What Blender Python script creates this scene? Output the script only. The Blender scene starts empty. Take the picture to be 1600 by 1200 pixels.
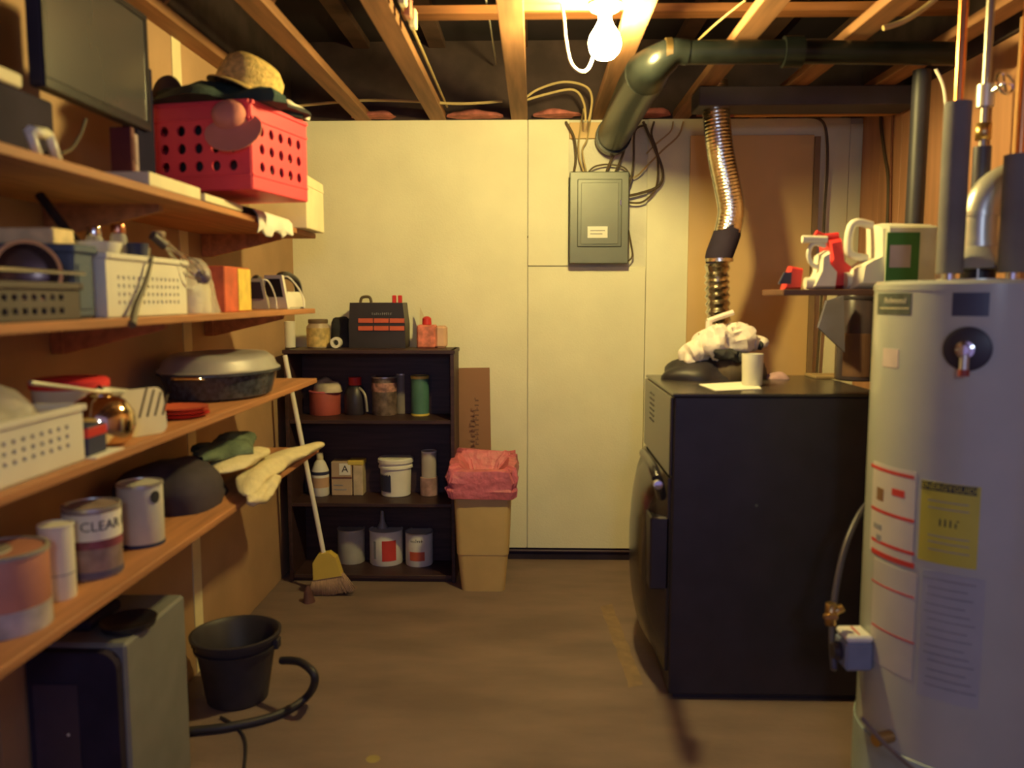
import bpy, math, random
from mathutils import Vector, Matrix, noise
random.seed(7)
PI = math.pi
S = bpy.context.scene
COL = S.collection
# ------------------------------------------------------------------ camera
FPX, PITCH, YAW, CAMZ = 1294.0, math.radians(5.95), math.radians(1.54), 1.52
cam = bpy.data.cameras.new('camera'); co = bpy.data.objects.new('camera', cam); COL.objects.link(co)
cam.sensor_width = 36; cam.lens = FPX / 1600 * 36; cam.clip_start = 0.05
co.location = (0, 0, CAMZ); co.rotation_euler = (PI / 2 - PITCH, 0, YAW)
cam.dof.use_dof = True; cam.dof.focus_distance = 9.0; cam.dof.aperture_fstop = 2.4
S.camera = co
CM = co.rotation_euler.to_matrix()
def at(px, py, x=None, y=None, z=None):
    """point of the room seen at a photograph pixel, on the plane x=, y= or z="""
    d = CM @ Vector(((px - 800) / FPX, -(py - 600) / FPX, -1))
    t = x / d.x if x is not None else (y / d.y if y is not None else (z - CAMZ) / d.z)
    return Vector((0, 0, CAMZ)) + d * t
# ------------------------------------------------------------------ world, lights, exposure
W = bpy.data.worlds.new('world'); S.world = W; W.use_nodes = True
bg = W.node_tree.nodes['Background']; bg.inputs[0].default_value = (0.60, 0.46, 1.0, 1); bg.inputs[1].default_value = 0.38
S.view_settings.view_transform = 'Standard'; S.view_settings.look = 'None'
S.view_settings.gamma = 1; S.view_settings.use_curve_mapping = False
S.view_settings.exposure = 0.0
L = bpy.data.lights.new('rear_cool_light', 'AREA'); L.shape = 'RECTANGLE'; L.size = 0.22; L.size_y = 0.3  # cool source behind the camera, inferred from the heater's highlight; fills the front
L.energy = 10.5; L.color = (0.62, 0.78, 1.0)
lo = bpy.data.objects.new('rear_cool_light', L); COL.objects.link(lo); lo.location = (0.25, -1.1, 2.0)
lo.rotation_euler = (Vector((0.9, 2.3, 1.2)) - lo.location).to_track_quat('-Z', 'Y').to_euler()
BULB = (1.0, 0.79, 0.27); BULB_E = 850.0
# ------------------------------------------------------------------ materials
MC = {}
def mat(name, c, rough=0.6, metal=0.0, var=0.12, scale=8, bump=0.0, bscale=60, alpha=1.0, trans=0.0, emit=None, stretch=None, c2=None, spec=0.5):
    if name in MC: return MC[name]
    m = bpy.data.materials.new(name); m.use_nodes = True; nt = m.node_tree; b = nt.nodes['Principled BSDF']
    b.inputs['Roughness'].default_value = rough; b.inputs['Metallic'].default_value = metal
    b.inputs['Specular IOR Level'].default_value = spec
    if emit:
        b.inputs['Emission Color'].default_value = (*emit[0], 1); b.inputs['Emission Strength'].default_value = emit[1]
    if alpha < 1: b.inputs['Alpha'].default_value = alpha
    if trans: b.inputs['Transmission Weight'].default_value = trans
    tc = nt.nodes.new('ShaderNodeTexCoord'); mp = nt.nodes.new('ShaderNodeMapping')
    if stretch: mp.inputs['Scale'].default_value = stretch
    nt.links.new(tc.outputs['Object'], mp.inputs[0])
    n = nt.nodes.new('ShaderNodeTexNoise'); n.inputs['Scale'].default_value = scale; n.inputs['Detail'].default_value = 5
    nt.links.new(mp.outputs[0], n.inputs['Vector'])
    r = nt.nodes.new('ShaderNodeValToRGB'); nt.links.new(n.outputs['Fac'], r.inputs[0])
    lo_, hi_ = [max(0, v * (1 - var)) for v in c], [min(1, v * (1 + var)) for v in c]
    if c2: lo_, hi_ = c2, c
    r.color_ramp.elements[0].position = 0.35; r.color_ramp.elements[0].color = (*lo_, 1)
    r.color_ramp.elements[1].position = 0.68; r.color_ramp.elements[1].color = (*hi_, 1)
    nt.links.new(r.outputs[0], b.inputs['Base Color'])
    if bump:
        n2 = nt.nodes.new('ShaderNodeTexNoise'); n2.inputs['Scale'].default_value = bscale; n2.inputs['Detail'].default_value = 6
        nt.links.new(mp.outputs[0], n2.inputs['Vector'])
        bp = nt.nodes.new('ShaderNodeBump'); bp.inputs['Strength'].default_value = bump; bp.inputs['Distance'].default_value = 0.01
        nt.links.new(n2.outputs['Fac'], bp.inputs['Height']); nt.links.new(bp.outputs[0], b.inputs['Normal'])
    MC[name] = m; return m
WOODX = (2, 30, 30); WOODY = (30, 2, 30); WOODZ = (30, 30, 2)
drywall = mat('drywall', (0.84, 0.81, 0.60), 0.85, var=0.05, scale=3, bump=0.15, bscale=120)
block = mat('painted_block', (0.72, 0.69, 0.56), 0.85, var=0.08, scale=5, bump=0.4, bscale=50)
tanwall = mat('tan_hardboard', (0.43, 0.265, 0.15), 0.8, var=0.10, scale=3, bump=0.1)
tanboard = mat('tan_board', (0.68, 0.46, 0.22), 0.7, var=0.07, scale=2)
brownpanel = mat('brown_panelling', (0.50, 0.25, 0.14), 0.55, var=0.25, scale=2, stretch=(4, 4, 0.4))
whitestrip = mat('joint_strip', (0.78, 0.68, 0.42), 0.85, var=0.08)
pine = mat('pine', (0.47, 0.205, 0.085), 0.65, var=0.22, scale=1.2, stretch=WOODY, bump=0.1, bscale=20)
pinex = mat('pine_cross', (0.60, 0.28, 0.075), 0.65, var=0.22, scale=1.2, stretch=WOODX)
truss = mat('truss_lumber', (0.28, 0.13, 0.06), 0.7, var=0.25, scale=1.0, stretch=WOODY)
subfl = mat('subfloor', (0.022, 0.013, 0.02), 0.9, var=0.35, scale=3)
dark = mat('black_metal', (0.030, 0.024, 0.036), 0.42, var=0.15)
darkmatte = mat('black_matte', (0.03, 0.022, 0.042), 0.85, var=0.2, spec=.2)
blackgloss = mat('black_plastic', (0.02, 0.018, 0.024), 0.25)
abs_ = mat('black_pipe', (0.006, 0.0072, 0.007), 0.30, var=0.3, scale=12, spec=0.25)
brownshelf = mat('dark_walnut', (0.045, 0.020, 0.022), 0.5, var=0.3, scale=2, stretch=WOODX)
heaterm = mat('heater_enamel', (0.47, 0.48, 0.43), 0.2, var=0.03)
greym = mat('grey_metal', (0.12, 0.13, 0.10), 0.4, metal=0.1, var=0.06)
greyd = mat('grey_door', (0.09, 0.10, 0.075), 0.38, metal=0.1, var=0.06)
foil = mat('foil', (0.86, 0.80, 0.66), 0.2, metal=1.0, var=0.1, scale=30, bump=0.2, bscale=60)
chrome = mat('chrome', (0.85, 0.85, 0.85), 0.12, metal=1.0, var=0.03)
galv = mat('galvanised', (0.72, 0.70, 0.62), 0.33, metal=0.55, var=0.1)
copper = mat('copper', (0.85, 0.36, 0.14), 0.28, metal=1.0)
brass = mat('brass', (0.55, 0.36, 0.15), 0.35, metal=1.0)
insul = mat('pipe_insulation', (0.17, 0.16, 0.16), 0.85, var=0.1)
white = mat('white_plastic', (0.78, 0.74, 0.62), 0.45, var=0.04)
whitem = mat('white_matte', (0.80, 0.77, 0.68), 0.8, var=0.05)
cream = mat('cream', (0.74, 0.66, 0.44), 0.7, var=0.08)
paper = mat('paper', (0.85, 0.83, 0.72), 0.8, var=0.03)
redp = mat('red_plastic', (0.78, 0.045, 0.05), 0.45, var=0.06)
crate = mat('crate_plastic', (0.88, 0.07, 0.11), 0.5, var=0.05)
redc = mat('red', (0.62, 0.03, 0.03), 0.5, var=0.08)
orange = mat('orange_red', (0.62, 0.12, 0.06), 0.5, var=0.08)
pinkm = mat('pink_plastic', (0.70, 0.16, 0.18), 0.45, var=0.12, scale=20)
pinkcan = mat('salmon_label', (0.52, 0.22, 0.15), 0.5, var=0.12)
green = mat('green_label', (0.03, 0.17, 0.03), 0.45, var=0.08)
dkgreen = mat('dark_green', (0.02, 0.05, 0.035), 0.6, var=0.2)
teal = mat('teal_label', (0.08, 0.20, 0.15), 0.5, var=0.15)
yellow = mat('yellow_label', (0.60, 0.52, 0.06), 0.5, var=0.06)
yellowp = mat('yellow_plastic', (0.70, 0.52, 0.10), 0.45, var=0.05)
straw = mat('straw', (0.66, 0.45, 0.15), 0.8, var=0.3, scale=60, bump=0.8, bscale=200)
bristle = mat('bristles', (0.46, 0.30, 0.20), 0.85, var=0.25, scale=4, stretch=(60, 60, 3))
bluep = mat('slate_blue_plastic', (0.075, 0.11, 0.17), 0.5, var=0.08)
bluedk = mat('navy', (0.03, 0.035, 0.09), 0.6)
greyp = mat('grey_plastic', (0.10, 0.08, 0.075), 0.5, var=0.12)
silver = mat('silver_can', (0.62, 0.60, 0.56), 0.35, metal=0.7, var=0.08)
steelblue = mat('roaster_steel', (0.46, 0.45, 0.46), 0.35, metal=0.5, var=0.2, scale=4)
speck = mat('roaster_enamel', (0.05, 0.055, 0.075), 0.25, var=0.4, scale=60)
towel = mat('towel', (0.76, 0.66, 0.42), 0.95, var=0.08, scale=20, bump=0.6, bscale=150)
gcloth = mat('green_cloth', (0.10, 0.14, 0.09), 0.95, var=0.4, scale=14, bump=0.5)
dcloth = mat('dark_cloth', (0.035, 0.035, 0.04), 0.9, var=0.5, scale=8, bump=0.4)
dgcloth = mat('green_black_cloth', (0.025, 0.05, 0.045), 0.9, var=0.5, scale=6, bump=0.4)
wcloth = mat('white_cloth', (0.80, 0.70, 0.64), 0.9, var=0.06, bump=0.4)
pcloth = mat('pink_cloth', (0.62, 0.22, 0.17), 0.85, var=0.1)
card = mat('cardboard', (0.33, 0.17, 0.10), 0.85, var=0.1, scale=2)
amber = mat('tan_bin', (0.62, 0.44, 0.18), 0.5, var=0.05)
liner = mat('pink_liner', (0.64, 0.16, 0.21), 0.4, var=0.15, scale=25, bump=0.7, bscale=40)
hosem = mat('hose_black', (0.03, 0.027, 0.035), 0.5)
pailm = mat('pail_black', (0.035, 0.03, 0.04), 0.5, var=0.2)
bag = mat('clear_bag', (0.85, 0.80, 0.72), 0.25, var=0.1, alpha=0.42, bump=1.0, bscale=30)
glass = mat('jar_glass', (0.75, 0.72, 0.6), 0.1, alpha=0.5)
greybox = mat('grey_casing', (0.20, 0.20, 0.19), 0.6, var=0.08)
cablew = mat('white_cable', (0.85, 0.82, 0.72), 0.5)
cablek = mat('dark_cable', (0.10, 0.07, 0.04), 0.6)
cablet = mat('tan_cable', (0.45, 0.33, 0.15), 0.6)
pinkins = mat('pink_insulation', (0.45, 0.14, 0.12), 0.95, var=0.4, scale=15)
screen = mat('screen', (0.055, 0.05, 0.055), 0.22, var=0.03, spec=0.8)
lampglow = mat('lamp_glass', (1, 1, 1), 0.5, emit=(BULB, BULB_E))
ink = mat('ink', (0.03, 0.03, 0.035), 0.6)
redink = mat('red_ink', (0.60, 0.05, 0.04), 0.6)
greyink = mat('grey_ink', (0.28, 0.28, 0.30), 0.6)
# concrete floor with pale paint streaks
conc = mat('concrete', (0.245, 0.170, 0.145), 0.75, var=0.2, scale=2.0, bump=0.25, bscale=30, c2=(0.165, 0.115, 0.10), stretch=(1, 2.6, 1))
# ------------------------------------------------------------------ mesh builder
class MB:
    def __init__(s): s.v = []; s.f = []; s.sm = []
    def box(s, x0, x1, y0, y1, z0, z1, r=None, M=None):
        if x0 > x1: x0, x1 = x1, x0
        if y0 > y1: y0, y1 = y1, y0
        if z0 > z1: z0, z1 = z1, z0
        if r is None: r = min(x1 - x0, y1 - y0, z1 - z0) * 0.12
        r = min(r, 0.49 * min(x1 - x0, y1 - y0, z1 - z0)); n0 = len(s.v)
        # chamfered box: 24 verts
        idx = {}
        for i, X in enumerate((x0, x1)):
            for j, Y in enumerate((y0, y1)):
                for k, Z in enumerate((z0, z1)):
                    sx, sy, sz = (1, -1)[i], (1, -1)[j], (1, -1)[k]
                    for a in range(3):
                        p = [X, Y, Z]
                        for b, sg in enumerate((sx, sy, sz)):
                            if b != a: p[b] += sg * r
                        idx[(i, j, k, a)] = len(s.v); s.v.append(Vector(p))
        F = []
        for a in range(3):
            b, c = [(1, 2), (2, 0), (0, 1)][a]
            for e in (0, 1):
                q = []
                for (u, w) in ((0, 0), (1, 0), (1, 1), (0, 1)):
                    t = [0, 0, 0]; t[a] = e; t[b] = u; t[c] = w; q.append(idx[(*t, a)])
                F.append(q if e else q[::-1])
        for a in range(3):   # edges along a
            b, c = [(1, 2), (2, 0), (0, 1)][a]
            for u in (0, 1):
                for w in (0, 1):
                    t0 = [0, 0, 0]; t0[b] = u; t0[c] = w; t1 = list(t0); t1[a] = 1
                    q = [idx[(*t0, b)], idx[(*t1, b)], idx[(*t1, c)], idx[(*t0, c)]]
                    F.append(q if (u ^ w) else q[::-1])
        for i in (0, 1):
            for j in (0, 1):
                for k in (0, 1):
                    q = [idx[(i, j, k, 0)], idx[(i, j, k, 1)], idx[(i, j, k, 2)]]
                    F.append(q if (i + j + k) % 2 else q[::-1])
        for q in F: s.f.append(tuple(q)); s.sm.append(False)
        if M is not None: s.xf(M, n0)
        return s
    def xf(s, M, n0=0):
        for i in range(n0, len(s.v)): s.v[i] = M @ s.v[i]
        return s
    def grid(s, rows, close_u=False, cap=False, smooth=True):
        n0 = len(s.v); nr = len(rows); nc = len(rows[0])
        for r in rows:
            for p in r: s.v.append(Vector(p))
        for i in range(nr - 1):
            for j in range(nc if close_u else nc - 1):
                k = (j + 1) % nc
                s.f.append((n0 + i * nc + j, n0 + i * nc + k, n0 + (i + 1) * nc + k, n0 + (i + 1) * nc + j)); s.sm.append(smooth)
        if cap:
            s.f.append(tuple(n0 + j for j in range(nc))[::-1]); s.sm.append(False)
            s.f.append(tuple(n0 + (nr - 1) * nc + j for j in range(nc))); s.sm.append(False)
        return s
    def lathe(s, prof, n=28, c=(0, 0, 0), sx=1, sy=1, M=None, cap=True):
        n0 = len(s.v); rows = []
        for r, z in prof:
            rows.append([(c[0] + sx * r * math.cos(2 * PI * j / n), c[1] + sy * r * math.sin(2 * PI * j / n), c[2] + z) for j in range(n)])
        # closed ends
        s.grid(rows, True, cap and prof[0][0] > 1e-5)
        if M is not None: s.xf(M, n0)
        return s
    def tube(s, pts, r, n=10, rad=None, sub=1):
        pts = [Vector(p) for p in pts]
        if sub > 1:
            out = []; m = len(pts)
            for i in range(m - 1):
                p0, p1, p2, p3 = pts[max(i - 1, 0)], pts[i], pts[i + 1], pts[min(i + 2, m - 1)]
                for k in range(sub):
                    t = k / sub
                    out.append(0.5 * ((2 * p1) + (p2 - p0) * t + (2 * p0 - 5 * p1 + 4 * p2 - p3) * t * t + (3 * p1 - p0 - 3 * p2 + p3) * t ** 3))
            out.append(pts[-1]); pts = out
        rows = []; up = None
        for i, p in enumerate(pts):
            d = (pts[min(i + 1, len(pts) - 1)] - pts[max(i - 1, 0)]).normalized()
            if up is None:
                up = Vector((0, 0, 1)) if abs(d.z) < 0.9 else Vector((1, 0, 0))
            a = d.cross(up).normalized(); up = a.cross(d).normalized()
            R = (rad(i / (len(pts) - 1)) if callable(rad) else rad[i] if rad else r)
            rows.append([p + (a * math.cos(2 * PI * j / n) + up * math.sin(2 * PI * j / n)) * R for j in range(n)])
        return s.grid(rows, True, True)
    def blob(s, c, rx, ry, rz, amp=0.15, fr=6, seed=0, nu=28, nv=16, flat=True, p=1.0, M=None, wr=0.0):
        n0 = len(s.v); rows = []
        for i in range(nv + 1):
            th = PI * (i / nv); row = []
            for j in range(nu):
                ph = 2 * PI * j / nu
                d = Vector((math.sin(th) * math.cos(ph), math.sin(th) * math.sin(ph), -math.cos(th)))
                if p != 1.0: d = Vector([math.copysign(abs(q) ** p, q) for q in d])
                q = Vector((d.x * rx, d.y * ry, d.z * rz))
                k = 1 + amp * 2.2 * noise.noise(q * fr + Vector((seed * 7.3, seed * 3.1, seed)))
                q = q * (k + wr * (0.5 - abs(noise.noise(Vector((q.x * 34, q.y * 22, q.z * 12)) + Vector((seed, 0, seed)))) * 2.6))
                if flat and q.z < 0: q.z *= 0.0001
                row.append(q + Vector(c))
            rows.append(row)
        s.grid(rows, True)
        if M is not None: s.xf(M, n0)
        return s
    def ngon(s, pts2, y0, y1, axis='y'):
        """extrude an outline: pts2 = [(u,w)]; axis y -> (u, y, w); x -> (x, u, w); z -> (u, w, z)"""
        f = {'y': lambda u, w, t: (u, t, w), 'x': lambda u, w, t: (t, u, w), 'z': lambda u, w, t: (u, w, t)}[axis]
        n0 = len(s.v); n = len(pts2)
        for t in (y0, y1):
            for u, w in pts2: s.v.append(Vector(f(u, w, t)))
        for j in range(n):
            k = (j + 1) % n; s.f.append((n0 + j, n0 + k, n0 + n + k, n0 + n + j)); s.sm.append(False)
        s.f.append(tuple(range(n0, n0 + n))[::-1]); s.f.append(tuple(range(n0 + n, n0 + 2 * n))); s.sm += [False, False]
        return s
def rot(c, ax, ang):
    c = Vector(c); return Matrix.Translation(c) @ Matrix.Rotation(math.radians(ang), 4, ax) @ Matrix.Translation(-c)
def tag(o, label=None, cat=None, group=None, kind=None):
    if label: o['label'] = label
    if cat: o['category'] = cat
    if group: o['group'] = group
    if kind: o['kind'] = kind
    return o
def wloc(p):
    l = Vector(p.location)
    while p.parent: p = p.parent; l = l + Vector(p.location)
    return l
def obj(name, mb, m, parent=None, label=None, kind=None):
    me = bpy.data.meshes.new(name)
    if parent is not None: org = wloc(parent)
    else:
        xs = [v.x for v in mb.v]; ys = [v.y for v in mb.v]; zs = [v.z for v in mb.v]
        org = Vector(((min(xs) + max(xs)) / 2, (min(ys) + max(ys)) / 2, min(zs)))
    me.from_pydata([tuple(v - org) for v in mb.v], [], mb.f)
    me.polygons.foreach_set('use_smooth', mb.sm)
    import bmesh
    b = bmesh.new(); b.from_mesh(me); bmesh.ops.recalc_face_normals(b, faces=b.faces)
    for e in b.edges:
        if len(e.link_faces) == 2 and e.calc_face_angle(0) > 0.7: e.smooth = False
    b.to_mesh(me); b.free()
    me.materials.append(m); o = bpy.data.objects.new(name, me); COL.objects.link(o)
    if parent is not None: o.parent = parent
    else: o.location = org
    if label: o['label'] = label
    if kind: o['kind'] = kind
    return o
def thing(name, label, cat, loc, group=None):
    o = bpy.data.objects.new(name, None); COL.objects.link(o); o.location = loc; o.empty_display_size = 0.05
    return tag(o, label, cat, group)
def single(name, mb, m, label, cat, group=None): return tag(obj(name, mb, m), label, cat, group)
def struct(name, mb, m): return obj(name, mb, m, kind='structure')
def copy_tree(o, parent=None):
    c = o.copy(); COL.objects.link(c); c.parent = parent
    for ch in list(o.children): copy_tree(ch, c)
    return c
def textmb(txt, size, thick=0.0006):
    cu = bpy.data.curves.new('t', 'FONT'); cu.body = txt; cu.size = size; cu.extrude = thick; cu.align_x = 'CENTER'; cu.align_y = 'CENTER'
    cu.resolution_u = 2
    o = bpy.data.objects.new('t', cu); COL.objects.link(o); bpy.context.view_layer.update()
    me = bpy.data.meshes.new_from_object(o.evaluated_get(bpy.context.evaluated_depsgraph_get()))
    mb = MB(); mb.v = [v.co.copy() for v in me.vertices]; mb.f = [tuple(p.vertices) for p in me.polygons]; mb.sm = [False] * len(mb.f)
    bpy.data.objects.remove(o); bpy.data.meshes.remove(me); return mb
def marks(w, h, n, seed, tk=.0006):
    """row of short upright strokes: print too blurred to read"""
    r_ = random.Random(seed); mb = MB(); dx = w / n
    for k in range(n):
        x = -w / 2 + k * dx; hh = h * r_.uniform(.55, 1)
        mb.box(x, x + dx * .3, -h / 2, -h / 2 + hh, 0, tk, 0)
        if r_.random() < .7: zz = r_.uniform(-.4, .3) * h; mb.box(x + dx * .3, x + dx * .72, zz, zz + h * .16, 0, tk, 0)
    return mb
def wrap(mb, c, R, th0):
    """bend flat XY geometry (x right, y up, z out) round a vertical cylinder; th0 = facing angle"""
    for i, v in enumerate(mb.v):
        th = th0 + v.x / R; r = R + v.z
        mb.v[i] = Vector((c[0] + r * math.cos(th), c[1] + r * math.sin(th), c[2] + v.y))
    return mb
def patch(c, R, th0, th1, z0, z1, t=0.0012, n=10):
    mb = MB(); rows = []
    for i in range(n + 1):
        th = th0 + (th1 - th0) * i / n; ct, st = math.cos(th), math.sin(th)
        rows.append([(c[0] + r * ct, c[1] + r * st, z) for r, z in ((R - 0.001, z0), (R + t, z0), (R + t, z1), (R - 0.001, z1))])
    mb.grid(rows, True, True, smooth=False); return mb
def toward(c):   # angle from a point on the floor plan towards the camera
    return math.atan2(-c[1], -c[0])
# ================================================================== STRUCTURE
WL, WR, WY = -1.37, 1.80, 4.72
H = at(650, 188, y=4.70).z; CE = H + .42
b = MB().box(WL - 0.1, WR + 0.1, -0.6, WY + 0.1, -0.1, 0, 0); struct('floor', b, conc)
b = MB().box(WL, WR, WY, WY + 0.1, 0, CE, 0.0); wb = struct('wall_back', b, block)
b = MB().box(WL - 0.1, WL, -0.6, WY + 0.1, 0, CE, 0.0); wl = struct('wall_left', b, tanwall)
b = MB().box(WR, WR + 0.1, -0.6, WY + 0.1, 0, CE, 0.0); wr = struct('wall_right', b, brownpanel)
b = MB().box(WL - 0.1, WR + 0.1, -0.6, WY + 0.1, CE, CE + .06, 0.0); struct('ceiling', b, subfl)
xp = lambda px, y=4.7, py=460: at(px, py, y=y).x
zp = lambda py, y=4.7, px=835: at(px, py, y=y).z
for xx in (WL + .0005, WR - .025): obj('side_shade_board', MB().box(xx, xx + .0245, -.58, WY - .031, H + .001, CE, 0.002), mat('rim_shade', (.05, .03, .03), .9, var=.3), wb)  # dark boards added along the side walls so the truss space looks shaded
obj('rim_shade_board', MB().box(WL, WR, WY - 0.03, WY, H + .001, CE, 0.002), mat('rim_shade', (.07, .04, .04), .9, var=.3), wb)  # back board added in a dark colour to put shade above the wall
PB = zp(856)
XS, XN0, XN1, XE, ZN = xp(824), xp(887), xp(1008), xp(1318), zp(416)
g = 0.0035
for (x0, x1, z0, z1) in ((WL, XS - g, PB, H), (XS + g, XN1, PB, ZN - g), (XS + g, XN0, ZN + g, H), (XN1 + g, XE, PB, H)):
    obj('drywall_panel', MB().box(x0, x1, WY - 0.02, WY, z0, z1, 0.0015), drywall, wb)
obj('drywall_panel', MB().box(XE + g, WR - 0.002, WY - 0.014, WY, PB, H - .03, 0.0015), drywall, wb)
b = MB()
for px, py in ((666, 197), (808, 202), (812, 234), (828, 234), (816, 282), (831, 309), (815, 350), (826, 370), (600, 198), (530, 197), (818, 480), (829, 520), (817, 615), (829, 640), (818, 760), (950, 425), (1020, 333), (1014, 355)):
    p = at(px, py, y=WY - 0.02); b.lathe([(0.0, -0.001), (0.008, -0.001), (0.008, 0.0)], 8, (0, 0, 0), M=Matrix.Translation(p) @ Matrix.Rotation(PI / 2, 4, 'X'), cap=False)
obj('screw_heads', b, cablek, wb, kind='stuff')
b = MB().box(WL, WR, WY - 0.012, WY, 0, PB - 0.003, 0); struct('baseboard_back', b, darkmatte)
b = MB().tube([(WL + .01, WY - 0.022, 0.055), (WR - .01, WY - 0.022, 0.055)], 0.007, 6); struct('trim_1', b, mat('baseline_pipe', (0.09, 0.06, 0.09), 0.5))
# left wall panels (seams) and the pale joint strip
ys = [-0.6, 0.83, 2.05, 3.27, 4.72]
for i in range(3):
    pass
b = MB().box(WL - 0.001, WL + 0.006, 3.19, 3.27, 0.0, H, 0.001); obj('joint_strip', b, whitestrip, wl)
for y0, y1 in ((-0.59, 0.8), (0.805, 1.98), (1.985, 3.185), (3.275, 4.715)):
    obj('wall_panel', MB().box(WL, WL + 0.004, y0, y1, 0.002, H, 0.001), tanwall, wl)
# right wall panels and studs
for i in range(14):
    y0 = 1.2 + i * 0.25
    obj('wall_plank', MB().box(WR - 0.008, WR, y0, y0 + 0.243, 0.002, H, 0.002), brownpanel, wr)
# ------------------------------------------------------------------ floor trusses
TX = [-1.33, -0.95, -0.535, -0.085, 0.36, 0.80, 1.22, 1.62]
protoT = None
def make_truss(x, first):
    t = thing('floor_truss', 'lumber', 'truss', (x, 0, H))
    obj('bottom_chord', MB().box(x - .045, x + .045, -0.55, WY - .0015, H, H + .038, .002), truss, t)
    obj('top_chord', MB().box(x - .045, x + .045, -0.55, WY - .031, CE - .038, CE - .001, .002), mat('shaded_lumber', (.10, .05, .035), .8, var=.3), t)  # top chord coloured darker than the truss to paint in the ceiling shade
    y = 0.3; k = 0
    while y < 3.1:
        y2 = y + 0.42; za, zb = (H + .038, CE - .038) if k % 2 == 0 else (CE - .038, H + .038)
        d = Vector((0, y2 - y, zb - za)); nrm = Vector((0, -d.z, d.y)).normalized() * .019
        mb = MB(); n0 = 0
        for X in (x - .04, x + .04):
            for (Y, Z, s_) in ((y, za, 1), (y2, zb, 1), (y2, zb, -1), (y, za, -1)):
                mb.v.append(Vector((X, Y + nrm.y * s_, Z)))
        mb.f = [(0, 1, 2, 3), (7, 6, 5, 4), (0, 4, 5, 1), (1, 5, 6, 2), (2, 6, 7, 3), (3, 7, 4, 0)]; mb.sm = [False] * 6
        obj('web', mb, truss, t); y = y2 + (.05 if k % 2 else .0); k += 1
    return t
TL = ['wooden floor truss hard against the tan left wall overhead', 'wooden floor truss above the red crate, second from the left wall',
      'wooden floor truss with wires clipped along it, left of the centre', 'wooden floor truss just left of the glowing bulb',
      'wooden floor truss just right of the bulb, brightest lit of all', 'wooden floor truss passing over the black pipe beside the foil duct',
      'wooden floor truss over the tan board, right of the foil duct', 'wooden floor truss nearest the brown right wall overhead']
t0 = make_truss(TX[0], True); t0['label'] = TL[0]; t0['group'] = 'floor trusses overhead'
for i, x in enumerate(TX[1:]):
    c = copy_tree(t0); c.location.x = x; c['label'] = TL[i + 1]
p = at(900, 22, y=3.62)
single('strongback', MB().box(-.56, WR - .03, 3.58, 3.668, p.z - .006, p.z + .028, .002), mat('cross_lumber', (.34, .13, .045), .7, var=.2, scale=1.2, stretch=WOODX), 'long cross board threaded through the floor trusses behind the bulb', 'board')
p = at(1300, 165, y=4.3)
single('brace_board', MB().box(1.0, WR - .01, 4.27, 4.31, H - .075, H - .001, .002), pinex, 'reddish cross board under the trusses near the back right corner', 'board')
for i, (px) in enumerate((600, 745, 870, 1000, 1110, 1230)):
    x = xp(px); x0, x1 = x - .12, x + .12
    lab = ['first', 'second', 'third', 'fourth', 'fifth', 'sixth'][i]
    single('insulation_batt', MB().blob((x, WY - 0.10, H + 0.002), .13, .06, .035, .25, 12, i, 20, 10), pinkins,
           'tuft of pink insulation above the back wall, %s from the left' % lab, 'insulation', 'pink insulation tufts along the top of the back wall')
# ================================================================== LEFT SHELVES
FX, SY1 = -0.96, 3.62
TH = 0.021
SZ = [1.778, 1.452, 1.145, 0.834]   # undersides
names = ['top', 'second', 'third', 'lowest']
unit = thing('shelving_unit', 'long pine plank shelving fixed along the tan left wall', 'shelves', (WL + .2, 2.4, 0))
for i, z in enumerate(SZ):
    y1 = SY1 + (.04 if i == 0 else 0)
    obj('shelf', MB().box(WL + .005, FX, 0.9, y1, z, z + TH, .002), pine, unit)
    for yb in (1.2, 2.3, 3.4):
        obj('bracket', MB().box(WL + .005, WL + .04, yb, yb + .038, z - .09, z, .002), pine, unit)
        obj('bracket_arm', MB().ngon([(WL + .005, z - .0), (FX - .08, z - .0), (FX - .08, z - .02), (WL + .04, z - .09), (WL + .005, z - .09)], yb + .006, yb + .03), pine, unit)
ST = [z + TH for z in SZ]
# ---- top shelf
def Yat(px, x): return at(px, 300, x=x).y
z = ST[0]
t = thing('audio_receiver', 'black boxy device under the left end of the flat monitor', 'electronics', (-1.2, 1.65, z))
obj('casing', MB().box(-1.35, -1.10, 1.38, 1.92, z + .01, z + .165, .006), darkmatte, t)
for a in (-1.32, -1.13):
    for c in (1.42, 1.88): obj('foot', MB().lathe([(.012, 0), (.014, .004), (.012, .01)], 12, (a, c, z)), blackgloss, t)
single('paper_stack', MB().box(-1.34, -1.095, 1.42, 1.80, z + .165, z + .195, .004), cream, 'cream papers lying on the black device behind the monitor', 'papers')
t = thing('black_bin', 'tall black bin behind the monitor at the frame left edge', 'bin', (-1.24, 1.6, z + .195))
obj('body', MB().box(-1.35, -1.14, 1.42, 1.78, z + .195, z + .50, .01), darkmatte, t)
obj('lid', MB().box(-1.355, -1.135, 1.415, 1.785, z + .50, z + .52, .006), dark, t)
mx, my0, my1, mz0, mz1 = -1.085, 1.86, 2.37, 1.985, 2.30
t = thing('flat_monitor', 'dark flat monitor propped on the top shelf beside the crate', 'monitor', (mx, 2.1, mz0))
obj('frame', MB().box(mx - .035, mx, my0, my1, mz0, mz1, .005), dark, t)
obj('screen', MB().box(mx - .002, mx + .002, my0 + .018, my1 - .018, mz0 + .024, mz1 - .018, .0005), screen, t)
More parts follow.
